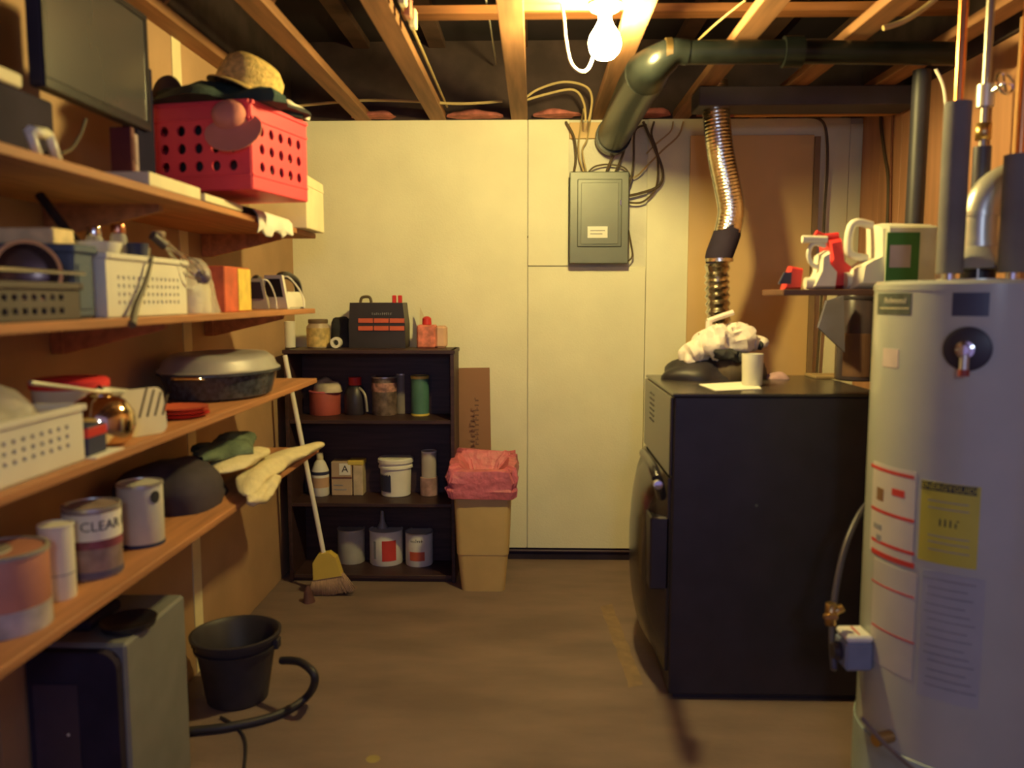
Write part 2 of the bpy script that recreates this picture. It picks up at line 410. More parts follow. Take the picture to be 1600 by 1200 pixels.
for (a0, a1, c0, c1) in ((my0, my1, mz0, mz0 + .022), (my0, my1, mz1 - .017, mz1), (my0, my0 + .017, mz0 + .022, mz1 - .017), (my1 - .017, my1, mz0 + .022, mz1 - .017)):
    obj('bezel', MB().box(mx, mx + .005, a0, a1, c0, c1, .001), blackgloss, t)
for k, (m_, lab, w, h) in enumerate(((mat('maroon', (.10, .015, .02), .5), 'maroon upright binder under the right corner of the monitor', .022, .175), (mat('mauve', (.30, .22, .24), .5), 'pale mauve upright binder beside the maroon one', .03, .165), (mat('navy_binder', (.012, .010, .03), .95, spec=.1), 'wide navy upright binder between monitor and red crate', .11, .37))):
    y0 = 2.235 + (0, .032, .075)[k]
    t = thing('binder', lab, 'binder', (-1.2, y0, z), 'binders standing on the top shelf')
    obj('cover', MB().box(-1.135, -1.075 - .01 * k, y0, y0 + w, z, z + h, .003), m_, t)
    obj('spine_label', MB().box(-1.075 - .01 * k, -1.073 - .01 * k, y0 + w * .25, y0 + w * .75, z + h * .5, z + h * .85, .0005), m_, t)
mb = MB()
w1, w2 = at(45, 197, x=-1.02), at(60, 240, x=-1.02); w3, w4 = at(75, 202, x=-1.02), at(90, 245, x=-1.02)
for a, c in ((w1, w2), (w1, w3), (w3, w4)):
    mb.tube([a, c], .012, 4)
lowz = min(v.z for v in mb.v)
mb.xf(Matrix.Translation((0, 0, z - lowz)))
single('white_bracket', mb, white, 'white N-shaped plastic stand below the monitor on the top shelf', 'stand')
pts = [at(134, 186, x=-1.06), at(126, 210, x=-1.06), at(112, 232, x=-1.06), at(96, 240, x=-1.04)]
single('monitor_cord', MB().tube(pts, .004, 6, sub=5), cablek, 'brown cord hanging from the monitor against the tan wall', 'cord')
mb = MB().box(-1.2, FX + .0, 2.08, 2.40, z, z + .034, .002)
single('magazine_stack', mb, cream, 'thick cream magazine lying on the front edge of the top shelf', 'magazine')
single('magazine', MB().box(-1.22, FX + .005, 2.42, 2.73, z, z + .022, .002), cream, 'thin cream magazine half under the red crate', 'magazine')
# crate
cw, ch = .36, .27
ct = thing('milk_crate', 'bright red plastic milk crate heaped with hats on the top shelf', 'crate', (-.99, 2.85, z + .04))
C = Vector((-.878, 2.60, z + .058)); ang = math.radians(12)
e1 = Vector((-math.cos(ang), math.sin(ang), 0)); e2 = Vector((math.sin(ang), math.cos(ang), 0)); up = Vector((0, 0, 1))
def crate_wall(o, d, nrm, L, hgt, nx, nz):
    """perforated wall: grid of bars leaving rounded holes"""
    mb = MB(); th = .008
    def slab(u0, u1, v0, v1, tt=th):
        m2 = MB().box(u0, u1, -tt / 2, tt / 2, v0, v1, .001)
        M = Matrix(((d.x, nrm.x, 0, o.x), (d.y, nrm.y, 0, o.y), (0, 0, 1, o.z), (0, 0, 0, 1)))
        m2.xf(M); n = len(mb.v); mb.v += m2.v; mb.f += [tuple(i + n for i in f) for f in m2.f]; mb.sm += m2.sm
    slab(0, L, 0, .045); slab(0, L, hgt - .05, hgt); slab(0, .03, .045, hgt - .05); slab(L - .03, L, .045, hgt - .05)
    slab(0, L, hgt - .012, hgt, .02); slab(0, L, hgt - .058, hgt - .05, .016); slab(0, L, .04, .046, .014)
    u0, u1, v0, v1 = .03, L - .03, .046, hgt - .058
    cwid = (u1 - u0) / nx; chh = (v1 - v0) / nz
    for i in range(nx):
        for j in range(nz):
            cx, cz = u0 + (i + .5) * cwid, v0 + (j + .5) * chh; n = len(mb.v)
            K = 16
            for k in range(K):
                a = 2 * PI * k / K + PI / K * 0; ca, sa = math.cos(a), math.sin(a); m_ = max(abs(ca), abs(sa))
                for (uu, vv) in ((cx + ca / m_ * cwid / 2, cz + sa / m_ * chh / 2), (cx + ca * cwid * .25, cz + sa * chh * .30)):
                    for q in (-th / 2, th / 2): mb.v.append(o + d * uu + nrm * q + up * vv)
            for k in range(K):
                a, c = n + 4 * k, n + 4 * ((k + 1) % K)
                for q in ((a + 0, c + 0, c + 2, a + 2), (a + 1, a + 3, c + 3, c + 1), (a + 2, c + 2, c + 3, a + 3)): mb.f.append(q); mb.sm.append(False)
    return mb
obj('side_wall', crate_wall(C, e1, e2, cw, ch, 5, 3), crate, ct)
obj('side_wall', crate_wall(C + e2 * cw, e1, e2, cw, ch, 5, 3), crate, ct)
obj('side_wall', crate_wall(C, e2, e1, cw, ch, 5, 3), crate, ct)
obj('side_wall', crate_wall(C + e1 * cw, e2, e1, cw, ch, 5, 3), crate, ct)
mb = MB().ngon([(C + e1 * a + e2 * c_)[:2] for a, c_ in ((0, 0), (cw, 0), (cw, cw), (0, cw))], C.z - .002, C.z + .006, 'z'); obj('base', mb, crate, ct)
cc = C + e1 * cw / 2 + e2 * cw / 2; ctop = C.z + ch
single('dark_clothing', MB().blob((cc.x, cc.y, C.z + .01), .15, .15, ch - .01, .06, 8, 3, p=.6), dcloth, 'dark clothing stuffed inside the red milk crate', 'clothing')
single('green_jacket', MB().blob((cc.x - .02, cc.y - .02, ctop + .001), .24, .21, .085, .22, 9, 5, 36, 16), dgcloth, 'dark green and black jacket spread over the rim of the crate', 'jacket')
def hat(name, c, R, Hh, brim, M, m, mband, label, cat='hat', onesided=False):
    t = thing(name, label, cat, c)
    prof = [(R * 1.0, 0), (R * 1.0, Hh * .35), (R * .93, Hh * .7), (R * .7, Hh * .93), (R * .3, Hh), (0.0001, Hh)]
    obj('crown', MB().lathe(prof, 28, c, 1, 1.15, M=M, cap=False), m, t)
    mb = MB(); rows = []
    for r in (0, 1):
        rows.append([])
        for j in range(32):
            a = 2 * PI * j / 32; w = brim if not onesided else brim * max(0, math.cos(a)) ** .6 if math.cos(a) > 0 else 0
            rr = R + w * r; rows[-1].append((c[0] + rr * math.cos(a), c[1] + rr * 1.12 * math.sin(a), c[2] - .012 * r * (1 if not onesided else math.cos(a) + .2)))
    rows2 = [[(p[0], p[1], p[2] + .004) for p in r] for r in rows]
    mb.grid(rows + rows2[::-1], True); mb.grid([rows2[0], rows[0]], True); mb.xf(M); obj('brim', mb, m, t)
    if mband: obj('hat_band', MB().lathe([(R * 1.02, .002), (R * 1.03, .003), (R * 1.02, .022), (R * 1.0, .024)], 28, c, 1, 1.15, M=M, cap=False), mband, t)
    return t
hc = (-.955, 2.80, ctop + .062)
hat('straw_hat', hc, .105, .115, .022, rot(hc, 'Y', 22) @ rot(hc, 'X', -8), straw, None, 'golden woven straw hat tipped on the heap above the crate')
single('white_cloth', MB().blob((-.845, 2.93, ctop + .035), .055, .075, .028, .2, 20, 8, M=rot((-.845, 2.93, ctop + .035), 'Y', 25)), whitem, 'crumpled white cloth at the right of the straw hat', 'cloth')
single('black_cloth', MB().blob((-.87, 2.84, ctop + .012), .10, .13, .035, .15, 12, 9), dcloth, 'flat black cloth between the white cloth and crate rim', 'cloth')
single('brown_hat', MB().blob((-1.20, 2.78, ctop + .04), .055, .06, .08, .12, 10, 12), mat('brown_cap', (.07, .04, .03), .9), 'dark brown cap peaking at the left of the hat heap', 'cap')
pc = at(356, 182, y=2.58); pc = Vector((pc.x, 2.605, pc.z))
hat('baseball_hat', tuple(pc), .045, .05, .07, rot(pc, 'X', 62) @ rot(pc, 'Z', -75), pcloth, None, 'faded pink cap hanging over the shaded side of the crate', 'cap', True)
# white draped cloth, white box
mb = MB(); rows = []
for i in range(13):
    y = 2.86 + i * .035; r = []
    wv = .006 * math.sin(i * 1.9)
    for (x, dz) in ((-1.12, .004), (-1.05, .03), (-1.0, .034), (-.965, .026), (FX + .012 + wv, .008), (FX + .016 + wv, -.03 + .008 * math.sin(i)), (FX + .010 + wv, -.055 + .02 * (i / 12) + .012 * math.sin(i * 1.3))):
        r.append((x, y, z + dz))
    rows.append(r)
mb.grid(rows); n = len(mb.v); mb.v += [v + Vector((-.004, 0, -.003)) for v in mb.v]; mb.f += [tuple(i + n for i in f)[::-1] for f in mb.f]; mb.sm += mb.sm
single('white_towel', mb, whitem, 'white cloth drooping over the top shelf edge under the crate', 'cloth')
t = thing('white_box', 'white cardboard box at the far end of the top shelf', 'box', (-1.02, 3.5, z))
obj('carton', MB().box(-1.15, -.915, 3.36, 3.63, z, z + .17, .003), cream, t)
obj('flap', MB().ngon([(3.36, z + .17), (3.63, z + .17), (3.62, z + .205), (3.37, z + .21)], -.917, -.914, 'x'), cream, t)
# ---- perforated baskets
def basket(name, label, x0, x1, y0, y1, z0, h, m, nx, nz, hole0=.25, hole1=.85, taper=.012, group=None, dy=.5):
    t = thing(name, label, 'basket', ((x0 + x1) / 2, (y0 + y1) / 2, z0), group)
    def wall(a, bb, n, holes=True):
        mb = MB(); a = Vector(a); bb = Vector(bb); d = bb - a; L_ = d.length; d.normalize(); nrm = Vector((-d.y, d.x, 0)); tk = .0035
        us = [0, L_ * .1]; 
        for i in range(n): us += [L_ * .1 + (L_ * .8) * (i + .5 - dy / 2) / n, L_ * .1 + (L_ * .8) * (i + .5 + dy / 2) / n]
        us += [L_ * .9, L_]
        vs = [0, h * hole0]
        for j in range(nz): vs += [h * hole0 + h * (hole1 - hole0) * (j + .28) / nz, h * hole0 + h * (hole1 - hole0) * (j + .72) / nz]
        vs += [h * hole1, h]
        nv_ = len(vs)
        idx0 = len(mb.v)
        for s_ in (0, 1):
            for u in us:
                for v in vs: mb.v.append(a + d * u + nrm * (tk * s_) + Vector((0, 0, v)))
        N = len(us) * nv_
        hole = lambda i, j: holes and 2 <= i < len(us) - 3 and 2 <= j < nv_ - 3 and i % 2 == 0 and j % 2 == 0
        for i in range(len(us) - 1):
            for j in range(nv_ - 1):
                q = (i * nv_ + j, (i + 1) * nv_ + j, (i + 1) * nv_ + j + 1, i * nv_ + j + 1)
                if hole(i, j):
                    for k in range(4): mb.f.append((q[k], q[(k + 1) % 4], q[(k + 1) % 4] + N, q[k] + N)); mb.sm.append(False)
                else:
                    mb.f.append(q); mb.f.append(tuple(k + N for k in q)[::-1]); mb.sm += [False, False]
        return mb
    P = [(x0, y0, z0), (x1, y0, z0), (x1, y1, z0), (x0, y1, z0)]
    n2 = max(3, int(nx * (x1 - x0) / (y1 - y0)))
    obj('side', wall(P[1], P[2], nx), m, t); obj('side', wall(P[3], P[0], nx), m, t)
    obj('end', wall(P[0], P[1], n2), m, t); obj('end', wall(P[2], P[3], n2), m, t)
    obj('bottom', MB().box(x0, x1, y0, y1, z0, z0 + .004, .001), m, t)
    mb = MB(); r = .007
    mb.box(x0 - r, x1 + r, y0 - r, y0 + r, z0 + h - .008, z0 + h + .006, .002).box(x0 - r, x1 + r, y1 - r, y1 + r, z0 + h - .008, z0 + h + .006, .002)
    mb.box(x0 - r, x0 + r, y0 + r, y1 - r, z0 + h - .008, z0 + h + .006, .002).box(x1 - r, x1 + r, y0 + r, y1 - r, z0 + h - .008, z0 + h + .006, .002)
    obj('rim', mb, m, t); return t
z = ST[1]
basket('grey_basket', 'brownish grey open basket at the left end of second shelf', -1.09, -.975, 1.22, 1.76, z, .072, greyp, 14, 2, .1, .85, dy=.55)
t = thing('blue_bin', 'slate blue plastic bin between grey and white baskets', 'bin', (-1.2, 1.93, z))
obj('wall', MB().box(-1.34, -1.0, 1.785, 1.872, z, z + .15, .008), bluep, t)
obj('rim', MB().box(-1.348, -.992, 1.777, 1.879, z + .143, z + .163, .005), bluep, t)
obj('panel', MB().box(-1.001, -.997, 1.80, 1.86, z + .02, z + .12, .002), bluep, t)
# pot lying on its side
pc = at(35, 412, x=-1.05); pc.z = z + .09 + .006
R_ = .062
M = Matrix.Translation(pc) @ Matrix.Rotation(math.radians(62), 4, 'Y') @ Matrix.Rotation(math.radians(0), 4, 'Z')
M = Matrix.Translation(pc) @ (Vector((.75, -.65, .1)).to_track_quat('Z', 'Y').to_matrix().to_4x4())
t = thing('saucepan', 'dark saucepan lying on its side in the grey basket', 'pan', pc)
obj('pan_body', MB().lathe([(0.0001, -.05), (R_ * .9, -.048), (R_, -.03), (R_, .03), (R_ * .95, .03), (R_ * .93, -.025), (R_ * .5, -.04), (0.0001, -.042)], 32, M=M, cap=False), mat('pan_brown', (.20, .12, .10), .25, metal=.4), t)
obj('pan_rim', MB().lathe([(R_ * .94, .028), (R_ * 1.05, .029), (R_ * 1.05, .034), (R_ * .94, .034), (R_ * .94, .028)], 32, M=M, cap=False), chrome, t, 'bright metal rim')
a = at(10, 430, x=-1.0); bq = at(70, 432, x=-1.0)
single('ladle', MB().tube([(-.985, 1.40, z + .075 + .024), (-.985, 1.6, z + .100), (-.985, 1.80, z + .099)], .005, 8), chrome, 'thin metal utensil lying along the grey basket rim', 'utensil')
# things on top of blue bin
t = thing('food_carton', 'cream carton lying on the blue bin', 'box', (-1.2, 1.83, z + .163))
obj('carton', MB().box(-1.20, -1.04, 1.785, 1.87, z + .163, z + .198, .003), mat('carton_cream', (.75, .58, .30), .6, var=.25, scale=20), t)
single('black_bag', MB().blob((-1.28, 1.83, z + .163), .06, .04, .06, .2, 12, 21), dcloth, 'black pouch on the blue bin behind the cream carton', 'pouch')
mb = MB().tube([at(62, 305, x=-1.22), at(118, 378, x=-1.12)], .012, 10)
single('long_rod', mb, blackgloss, 'black slanting rod leaning over the blue bin', 'rod')
basket('white_basket', 'white perforated basket of utensils, centre of second shelf', -1.24, -.985, 1.895, 2.335, z, .145, white, 14, 4, .18, .72, dy=.4)
# contents of white basket
single('strainer', MB().lathe([(.0001, 0), (.03, .005), (.045, .02), (.055, .05), (.058, .06), (.054, .06), (.05, .048), (.0001, .01)], 24, (-1.06, 2.0, z + .12), cap=False), whitem, 'white ribbed strainer standing up in the white basket', 'strainer')
def jar(name, c, r, h, m, mlid, label, cat, lidh=.02, group=None, labelm=None, lz=(.25, .75), parts=True):
    t = thing(name, label, cat, c, group)
    obj('body', MB().lathe([(r * .92, 0), (r, .006), (r, h * .86), (r * .8, h * .97), (r * .8, h)], 24, c), m, t)
    if mlid: obj('lid', MB().lathe([(r * .84, h - .002), (r * .86, h), (r * .86, h + lidh - .003), (r * .8, h + lidh)], 24, c), mlid, t)
    if labelm: obj('label', MB().lathe([(r + .0008, h * lz[0]), (r + .001, h * lz[0]), (r + .001, h * lz[1]), (r + .0008, h * lz[1])], 24, c, cap=False), labelm, t)
    return t
jar('spice_shaker', (-1.08, 2.03, z + .125), .02, .075, glass, chrome, 'small glass shaker with chrome cap, left of two', 'shaker', group='glass shakers in the white basket')
jar('spice_shaker', (-1.05, 2.09, z + .13), .02, .08, glass, mat('coppery', (.6, .25, .15), .25, metal=1), 'small glass shaker with copper cap, right of two', 'shaker', group='glass shakers in the white basket')
single('glass_bowl', MB().lathe([(.0001, 0), (.03, 0), (.055, .04), (.062, .08), (.058, .08), (.05, .04), (.0001, .006)], 28, (-1.09, 2.21, z + .10), cap=False), glass, 'clear glass bowl poking up from the white basket', 'bowl')
single('dark_cup', MB().lathe([(.0001, 0), (.025, 0), (.03, .05), (.027, .05), (.02, .006), (.0001, .006)], 24, (-1.02, 2.12, z + .135), cap=False), bluedk, 'small navy cup in the middle of the white basket', 'cup')
# whisk / beaters
ha, hb = at(238, 368, x=-1.02), at(312, 430, x=-.955)
t = thing('wire_whisk', 'wire whisk jutting from the basket over the plastic bag', 'whisk', ha)
obj('whisk_handle', MB().tube([ha, ha.lerp(hb, .25)], .012, 10), greyp, t)
for k in range(6):
    a = 2 * PI * k / 6; ax = (hb - ha).normalized(); s1 = ax.cross(Vector((0, 0, 1))).normalized(); s2 = s1.cross(ax)
    off = (s1 * math.cos(a) + s2 * math.sin(a))
    pts = [ha.lerp(hb, .22), ha.lerp(hb, .5) + off * .014, ha.lerp(hb, .85) + off * .024, ha.lerp(hb, 1.05) + off * .01, hb + ax * .015]
    obj('wire', MB().tube(pts, .0016, 5, sub=4), chrome, t)
single('round_knob', MB().lathe([(.0001, -.02), (.014, -.017), (.021, -.006), (.021, .006), (.014, .017), (.0001, .02)], 20, tuple(at(317, 433, x=-.955)), cap=False), mat('knob_mauve', (.18, .13, .15), .4), 'dark round knob hanging at the end of the whisk', 'knob')
single('ladle_spoon', MB().lathe([(.0001, -.012), (.016, -.010), (.02, 0), (.016, .006), (.0001, .008)], 18, tuple(at(247, 365, x=-1.03)), cap=False).tube([at(247, 365, x=-1.03), at(285, 400, x=-1.0)], .003, 6), mat('spoon_tan', (.42, .30, .2), .4), 'round tan spoon head above the white basket', 'spoon')
pts = [at(238, 400, x=-.972), at(228, 440, x=-.970), at(212, 480, x=-.968), at(206, 508, x=-.955)]
single('hanging_strap', MB().tube(pts, .0055, 6, sub=4, rad=lambda t_: .004 + .008 * t_), cablek, 'dark strap hanging down the front of the white basket', 'strap')
t = thing('plastic_bag', 'clear plastic bag full of small items right of white basket', 'bag', (-1.05, 2.5, z))
obj('film', MB().blob((-1.06, 2.49, z), .09, .125, .155, .12, 14, 31, p=.8), bag, t)
single('white_tub', MB().lathe([(.03, 0), (.036, .004), (.04, .05), (.042, .055), (.0001, .056)], 24, (-1.03, 2.46, z)), white, 'small white tub at the bottom of the clear bag', 'tub')
single('cream_jar', MB().lathe([(.028, 0), (.03, .004), (.03, .075), (.024, .085), (.0001, .086)], 24, (-1.03, 2.545, z)), cream, 'cream jar inside the clear bag', 'jar')
t = thing('food_box', 'red and yellow food box standing beside the plastic bag', 'box', (-1.04, 2.74, z))
obj('carton', MB().box(-1.10, -.99, 2.64, 2.88, z, z + .148, .003), mat('carton_red', (.58, .11, .05), .5, var=.3, scale=14), t)
obj('yellow_panel', MB().box(-.99, -.988, 2.76, 2.88, z + .004, z + .144, .0005), mat('carton_yellow', (.82, .58, .10), .5, var=.15, scale=18), t, 'yellow face with faded print')
def iron(c, s, label, bodym, ang):
    t = thing('clothes_iron', label, 'iron', c, 'clothes irons on the second shelf'); M = Matrix.Translation(c) @ Matrix.Rotation(math.radians(ang), 4, 'Z')
    def ol(k, n=10):   # soleplate outline, tip +y
        pts = []
        for i in range(n + 1):
            a = i / n; pts.append((.052 * s * k * (1 - a ** 2.2), -.10 * s * k + .22 * s * k * a))
        return pts + [(-x, y) for x, y in pts[::-1][1:]]
    obj('soleplate', MB().ngon(ol(1), 0, .008, 'z').xf(M), chrome, t)
    mb = MB(); rows = []
    for k, h in ((1.0, .008), (1.02, .03), (.9, .05), (.7, .065)):
        rows.append([(x, y, h * s) for x, y in ol(k)])
    mb.grid(rows, True, True); obj('body', mb.xf(M), bodym, t)
    obj('handle', MB().tube([(0, -.085 * s, .09 * s), (0, -.06 * s, .122 * s), (0, 0, .125 * s), (0, .06 * s, .10 * s), (0, .075 * s, .05 * s)], .015 * s, 10, sub=5).xf(M), blackgloss, t)
    obj('heel', MB().ngon([(-.058 * s, .004), (.058 * s, .004), (.036 * s, .125 * s), (-.036 * s, .125 * s)], -.108 * s, -.094 * s).xf(M), bodym, t)
    obj('heel_inset', MB().ngon([(-.040 * s, .045 * s), (.040 * s, .045 * s), (.028 * s, .112 * s), (-.028 * s, .112 * s)], -.111 * s, -.107 * s).xf(M), blackgloss, t)
    obj('cord', MB().tube([(0, -.085 * s, .10 * s), (.05 * s, -.09 * s, .12 * s), (.07 * s, -.03 * s, .06 * s), (.075 * s, -.02 * s, .005)], .003, 6, sub=5).xf(M), cablew, t)
iron(Vector((-1.075, 3.22, z)), .95, 'clothes iron with grey body, nearer of the two', mat('iron_grey', (.35, .30, .24), .4), 8)
iron(Vector((-1.03, 3.47, z)), 1.1, 'white and black clothes iron, farther of the two', white, -14)
# ---- third shelf
z = ST[2]
basket('white_basket', 'white perforated basket at the left end of third shelf', -1.27, -.985, 1.28, 1.765, z, .118, white, 13, 3, .28, .78, dy=.4)
single('clear_bag', MB().blob((-1.125, 1.55, z + .006), .13, .20, .165, .10, 9, 41, p=.75), bag, 'clear plastic bag bulging out of the third shelf basket', 'bag')
single('grey_bag_stuff', MB().blob((-1.125, 1.56, z + .006), .11, .185, .138, .15, 11, 43, p=.75), mat('bag_goods', (.36, .30, .27), .8, var=.5, scale=18), 'mixed grey and pink goods inside the clear bag', 'goods')
single('long_spoon', MB().tube([at(48, 598, x=-1.06), at(110, 606, x=-1.05), at(160, 612, x=-1.045), at(205, 612, x=-1.04)], .006, 8, sub=4, rad=lambda u: .005 + .010 * abs(math.sin(PI * u)) * (u > .6)), silver, 'long pale serving spoon lying across basket and kettle', 'spoon')
t = thing('lidded_tub', 'round tub with a red lid behind the third shelf basket', 'tub', (-1.19, 2.08, z))
obj('tub', MB().lathe([(.075, 0), (.08, .004), (.088, .13), (.0001, .131)], 32, (-1.19, 2.08, z)), white, t)
obj('lid', MB().lathe([(.091, .125), (.094, .128), (.094, .143), (.085, .15), (.0001, .152)], 32, (-1.19, 2.08, z)), redp, t, 'red plastic lid')
t = thing('kettle', 'shiny round steel kettle reflecting the lamp on the third shelf', 'kettle', (-1.05, 1.99, z))
kc = (-1.045, 1.952, z)
gold = mat('polished_steel', (.80, .62, .40), .09, metal=1)
obj('kettle_body', MB().lathe([(.05, 0), (.066, .012), (.078, .045), (.074, .08), (.055, .108), (.03, .12), (.0001, .122)], 36, kc), gold, t)
obj('kettle_lid', MB().lathe([(.03, .119), (.03, .124), (.012, .129), (.0001, .13)], 24, kc), gold, t)
obj('lid_knob', MB().lathe([(.004, .129), (.01, .138), (.0001, .146)], 14, kc), blackgloss, t)
t = thing('slotted_board', 'pale rounded plastic board with dark slots behind kettle', 'board', (-1.04, 2.28, z))
mb = MB(); pts = []
for (cx, cz, a0) in ((.0, 0.10, 0), (-.10, .10, 90), (-.10, .0, 180), (.0, 0, 270)):
    for k in range(5):
        a = math.radians(a0 + k * 22.5); pts.append((cx + .03 * math.cos(a), cz + .03 * math.sin(a)))
BM = Matrix.Translation((-.985, 2.125, z + .023)) @ Matrix.Scale(.76, 4) @ Matrix.Rotation(math.radians(62), 4, 'Z') @ Matrix.Rotation(math.radians(-8), 4, 'X')
obj('board', MB().ngon(pts, -.006, .006).xf(BM), cream, t)
for k in range(4):
    obj('slot', MB().box(-.085 + k * .028, -.078 + k * .028, -.008, -.006, .0 + .012 * k, .11, .0005, M=BM @ Matrix.Rotation(math.radians(24), 4, 'Y')), cablek, t)
t = thing('small_box', 'small dark box with a red end in front of kettle', 'box', (-1.0, 1.81, z))
obj('carton', MB().box(-1.04, -.985, 1.78, 1.86, z + .004, z + .07, .002), bluedk, t)
obj('red_band', MB().box(-1.042, -.983, 1.778, 1.862, z + .045, z + .066, .001), redc, t)
single('note_paper', MB().box(-1.05, -.965, 1.775, 1.90, z, z + .003, .0005), paper, 'white paper slip under the small dark box', 'paper')
for k in range(3):
    lab = ['lowest red plate of the stack beside the roaster', 'middle red plate of the stack beside the roaster', 'topmost red plate of the stack beside the roaster'][k]
    single('red_plate', MB().lathe([(.0001, .002), (.05, 0), (.06, .001), (.088 - .004 * k, .010), (.090 - .004 * k, .013), (.06, .005), (.0001, .005)], 32, (-1.06, 2.42 + .006 * k, z + .009 * k), cap=False), orange if k else redc, lab, 'plate', 'stack of red plates on the third shelf')
single('green_plate_stack', MB().lathe([(.0001, 0), (.06, 0), (.085, .03), (.08, .03), (.0001, .006)], 28, (-1.21, 2.36, z), cap=False), darkmatte, 'black bowl behind the red plates', 'bowl')
rc = (-1.14, 2.97, z); RX, RY = .195, .27
t = thing('roasting_pan', 'big oval lidded roasting pan on the third shelf', 'pan', rc)
obj('pan', MB().lathe([(.80, 0), (.88, .01), (.97, .085), (1.04, .09), (1.04, .096), (.96, .096)], 48, (rc[0], rc[1], z), RX, RY), speck, t, 'dark blue speckled lower pan')
obj('pan_lid', MB().lathe([(1.03, .097), (1.04, .10), (.98, .108), (.93, .135), (.80, .155), (.62, .158), (.45, .150), (.0001, .147)], 48, (rc[0], rc[1], z), RX, RY), steelblue, t, 'silvery domed lid with a sunken top')
for sgn in (-1, 1):
    yy = rc[1] + sgn * (RY * 1.02)
    obj('handle', MB().tube([(rc[0] - .05, yy - sgn * .01, z + .085), (rc[0] - .04, yy + sgn * .03, z + .09), (rc[0] + .04, yy + sgn * .03, z + .09), (rc[0] + .05, yy - sgn * .01, z + .085)], .005, 8, sub=4), chrome, t)
# ---- lowest shelf
z = ST[3]
def can(name, c, r, h, m, label, cat='can', bands=(), lid=silver, group=None, n=36, handle=False, rim=True):
    t = thing(name, label, cat, c, group)
    obj('body', MB().lathe([(r * .97, 0), (r, .004), (r, h - .004), (r * .985, h)], n, c), m, t)
    if rim: obj('rim', MB().lathe([(r * .99, h - .006), (r * 1.03, h - .005), (r * 1.03, h + .002), (r * .93, h + .003), (r * .91, h - .004), (.0001, h - .004)], n, c, cap=False), lid, t)
    for k, (z0, z1, bm_) in enumerate(bands):
        obj('label_band', MB().lathe([(r + .0004, h * z0), (r + .0012, h * z0 + .0005), (r + .0012, h * z1 - .0005), (r + .0004, h * z1)], n, c, cap=False), bm_, t)
    if handle:
        obj('handle', MB().tube([(c[0], c[1] - r * 1.03, c[2] + h * .9), (c[0] + r * .9, c[1] - r * .8, c[2] + h * .55), (c[0] + r * 1.1, c[1], c[2] + h * .45), (c[0] + r * .9, c[1] + r * .8, c[2] + h * .55), (c[0], c[1] + r * 1.03, c[2] + h * .9)], .0025, 6, sub=5), chrome, t)
    return t
# the far-left salmon can
can('paint_can', (-1.075, 1.60, z), .085, .16, pinkcan, 'salmon pink paint can with tan lid, nearest on the lowest shelf', bands=((.0, .32, mat('label_grey', (.42, .38, .36), .5, var=.3, scale=20)),), lid=mat('tan_lid', (.36, .32, .26), .45))
single('lid_disc', MB().lathe([(.05, 0), (.052, .002), (.05, .006), (.0001, .007)], 28, (-1.10, 1.58, z + .157)), mat('tan_lid', (.5, .4, .3)), 'flat pale disc lying on the salmon can', 'disc')
can('tall_can', (-1.06, 1.765, z), .036, .165, white, 'tall narrow white can right of the salmon can', bands=((.34, .355, greyink),), lid=white)
pg = can('gallon_can', (-1.065, 1.925, z), .064, .17, mat('label_brown', (.30, .22, .20), .5, var=.2, scale=30), 'gallon can with CLEAR printed on its white band', bands=((.56, .93, whitem), (.44, .56, mat('wine', (.25, .06, .09), .5, var=.4, scale=30)), (.03, .12, mat('label_blue', (.10, .09, .16), .5))))
cth = math.atan2(-.45, .9)
obj('printed_word', wrap(textmb('CLEAR HC', .033), (-1.065, 1.925, z + .17 * .76), .0655, cth + .15), ink, pg, 'dark lettering CLEAR HC')
t = can('white_canister', (-1.065, 2.17, z), .058, .168, mat('canister_white', (.55, .53, .47), .6, var=.1), 'tall white canister with a round black spot near its top', bands=((0, .06, bluedk),), lid=silver)
cth = math.atan2(-1, .72)
sp = MB(); sp.lathe([(.0001, .0018), (.014, .0018), (.014, 0)], 20, (0, 0, 0), sy=1.2, cap=False); wrap(sp, (-1.065, 2.17, z + .135), .058, cth + .5); obj('black_spot', sp, ink, t)
single('dark_sack', MB().blob((-1.17, 2.62, z), .15, .20, .14, .12, 8, 51, p=.8), mat('sack_dark', (.045, .035, .05), .85, var=.3), 'dark stuffed sack behind the cream towels', 'sack')
def cloth_roll(pts, rx, rz, seed, amp=.15):
    mb = MB(); rows = []; pts = [Vector(p) for p in pts]; n = 28; N = len(pts)
    out = []
    for i in range(N - 1):
        for k in range(6): out.append(pts[i].lerp(pts[i + 1], k / 6))
    out.append(pts[-1])
    for i, p in enumerate(out):
        u = i / (len(out) - 1); e = min(1, (math.sin(PI * min(max(u, .001), .999)) ** .4))
        d = (out[min(i + 1, len(out) - 1)] - out[max(i - 1, 0)]).normalized(); sd = Vector((d.y, -d.x, 0)).normalized()
        r = []
        for j in range(n):
            a = 2 * PI * j / n; k = 1 + amp * 2 * noise.noise(Vector((u * 5, math.cos(a) * 1.2, math.sin(a) * 1.2 + seed)))
            zz = math.sin(a) * rz * e * k
            r.append(p + sd * math.cos(a) * rx * e * k + Vector((0, 0, zz)))
        rows.append(r)
    return mb.grid(rows, True, True)
single('cream_towel', cloth_roll([(-.93, 2.60, z + .030), (-.98, 2.80, z + .042), (-1.0, 3.1, z + .035), (-.97, 3.35, z + .03), (-.93, 3.58, z + .027)], .055, .028, 1, .14), towel, 'long folded cream towel drooping over the lowest shelf edge', 'towel')
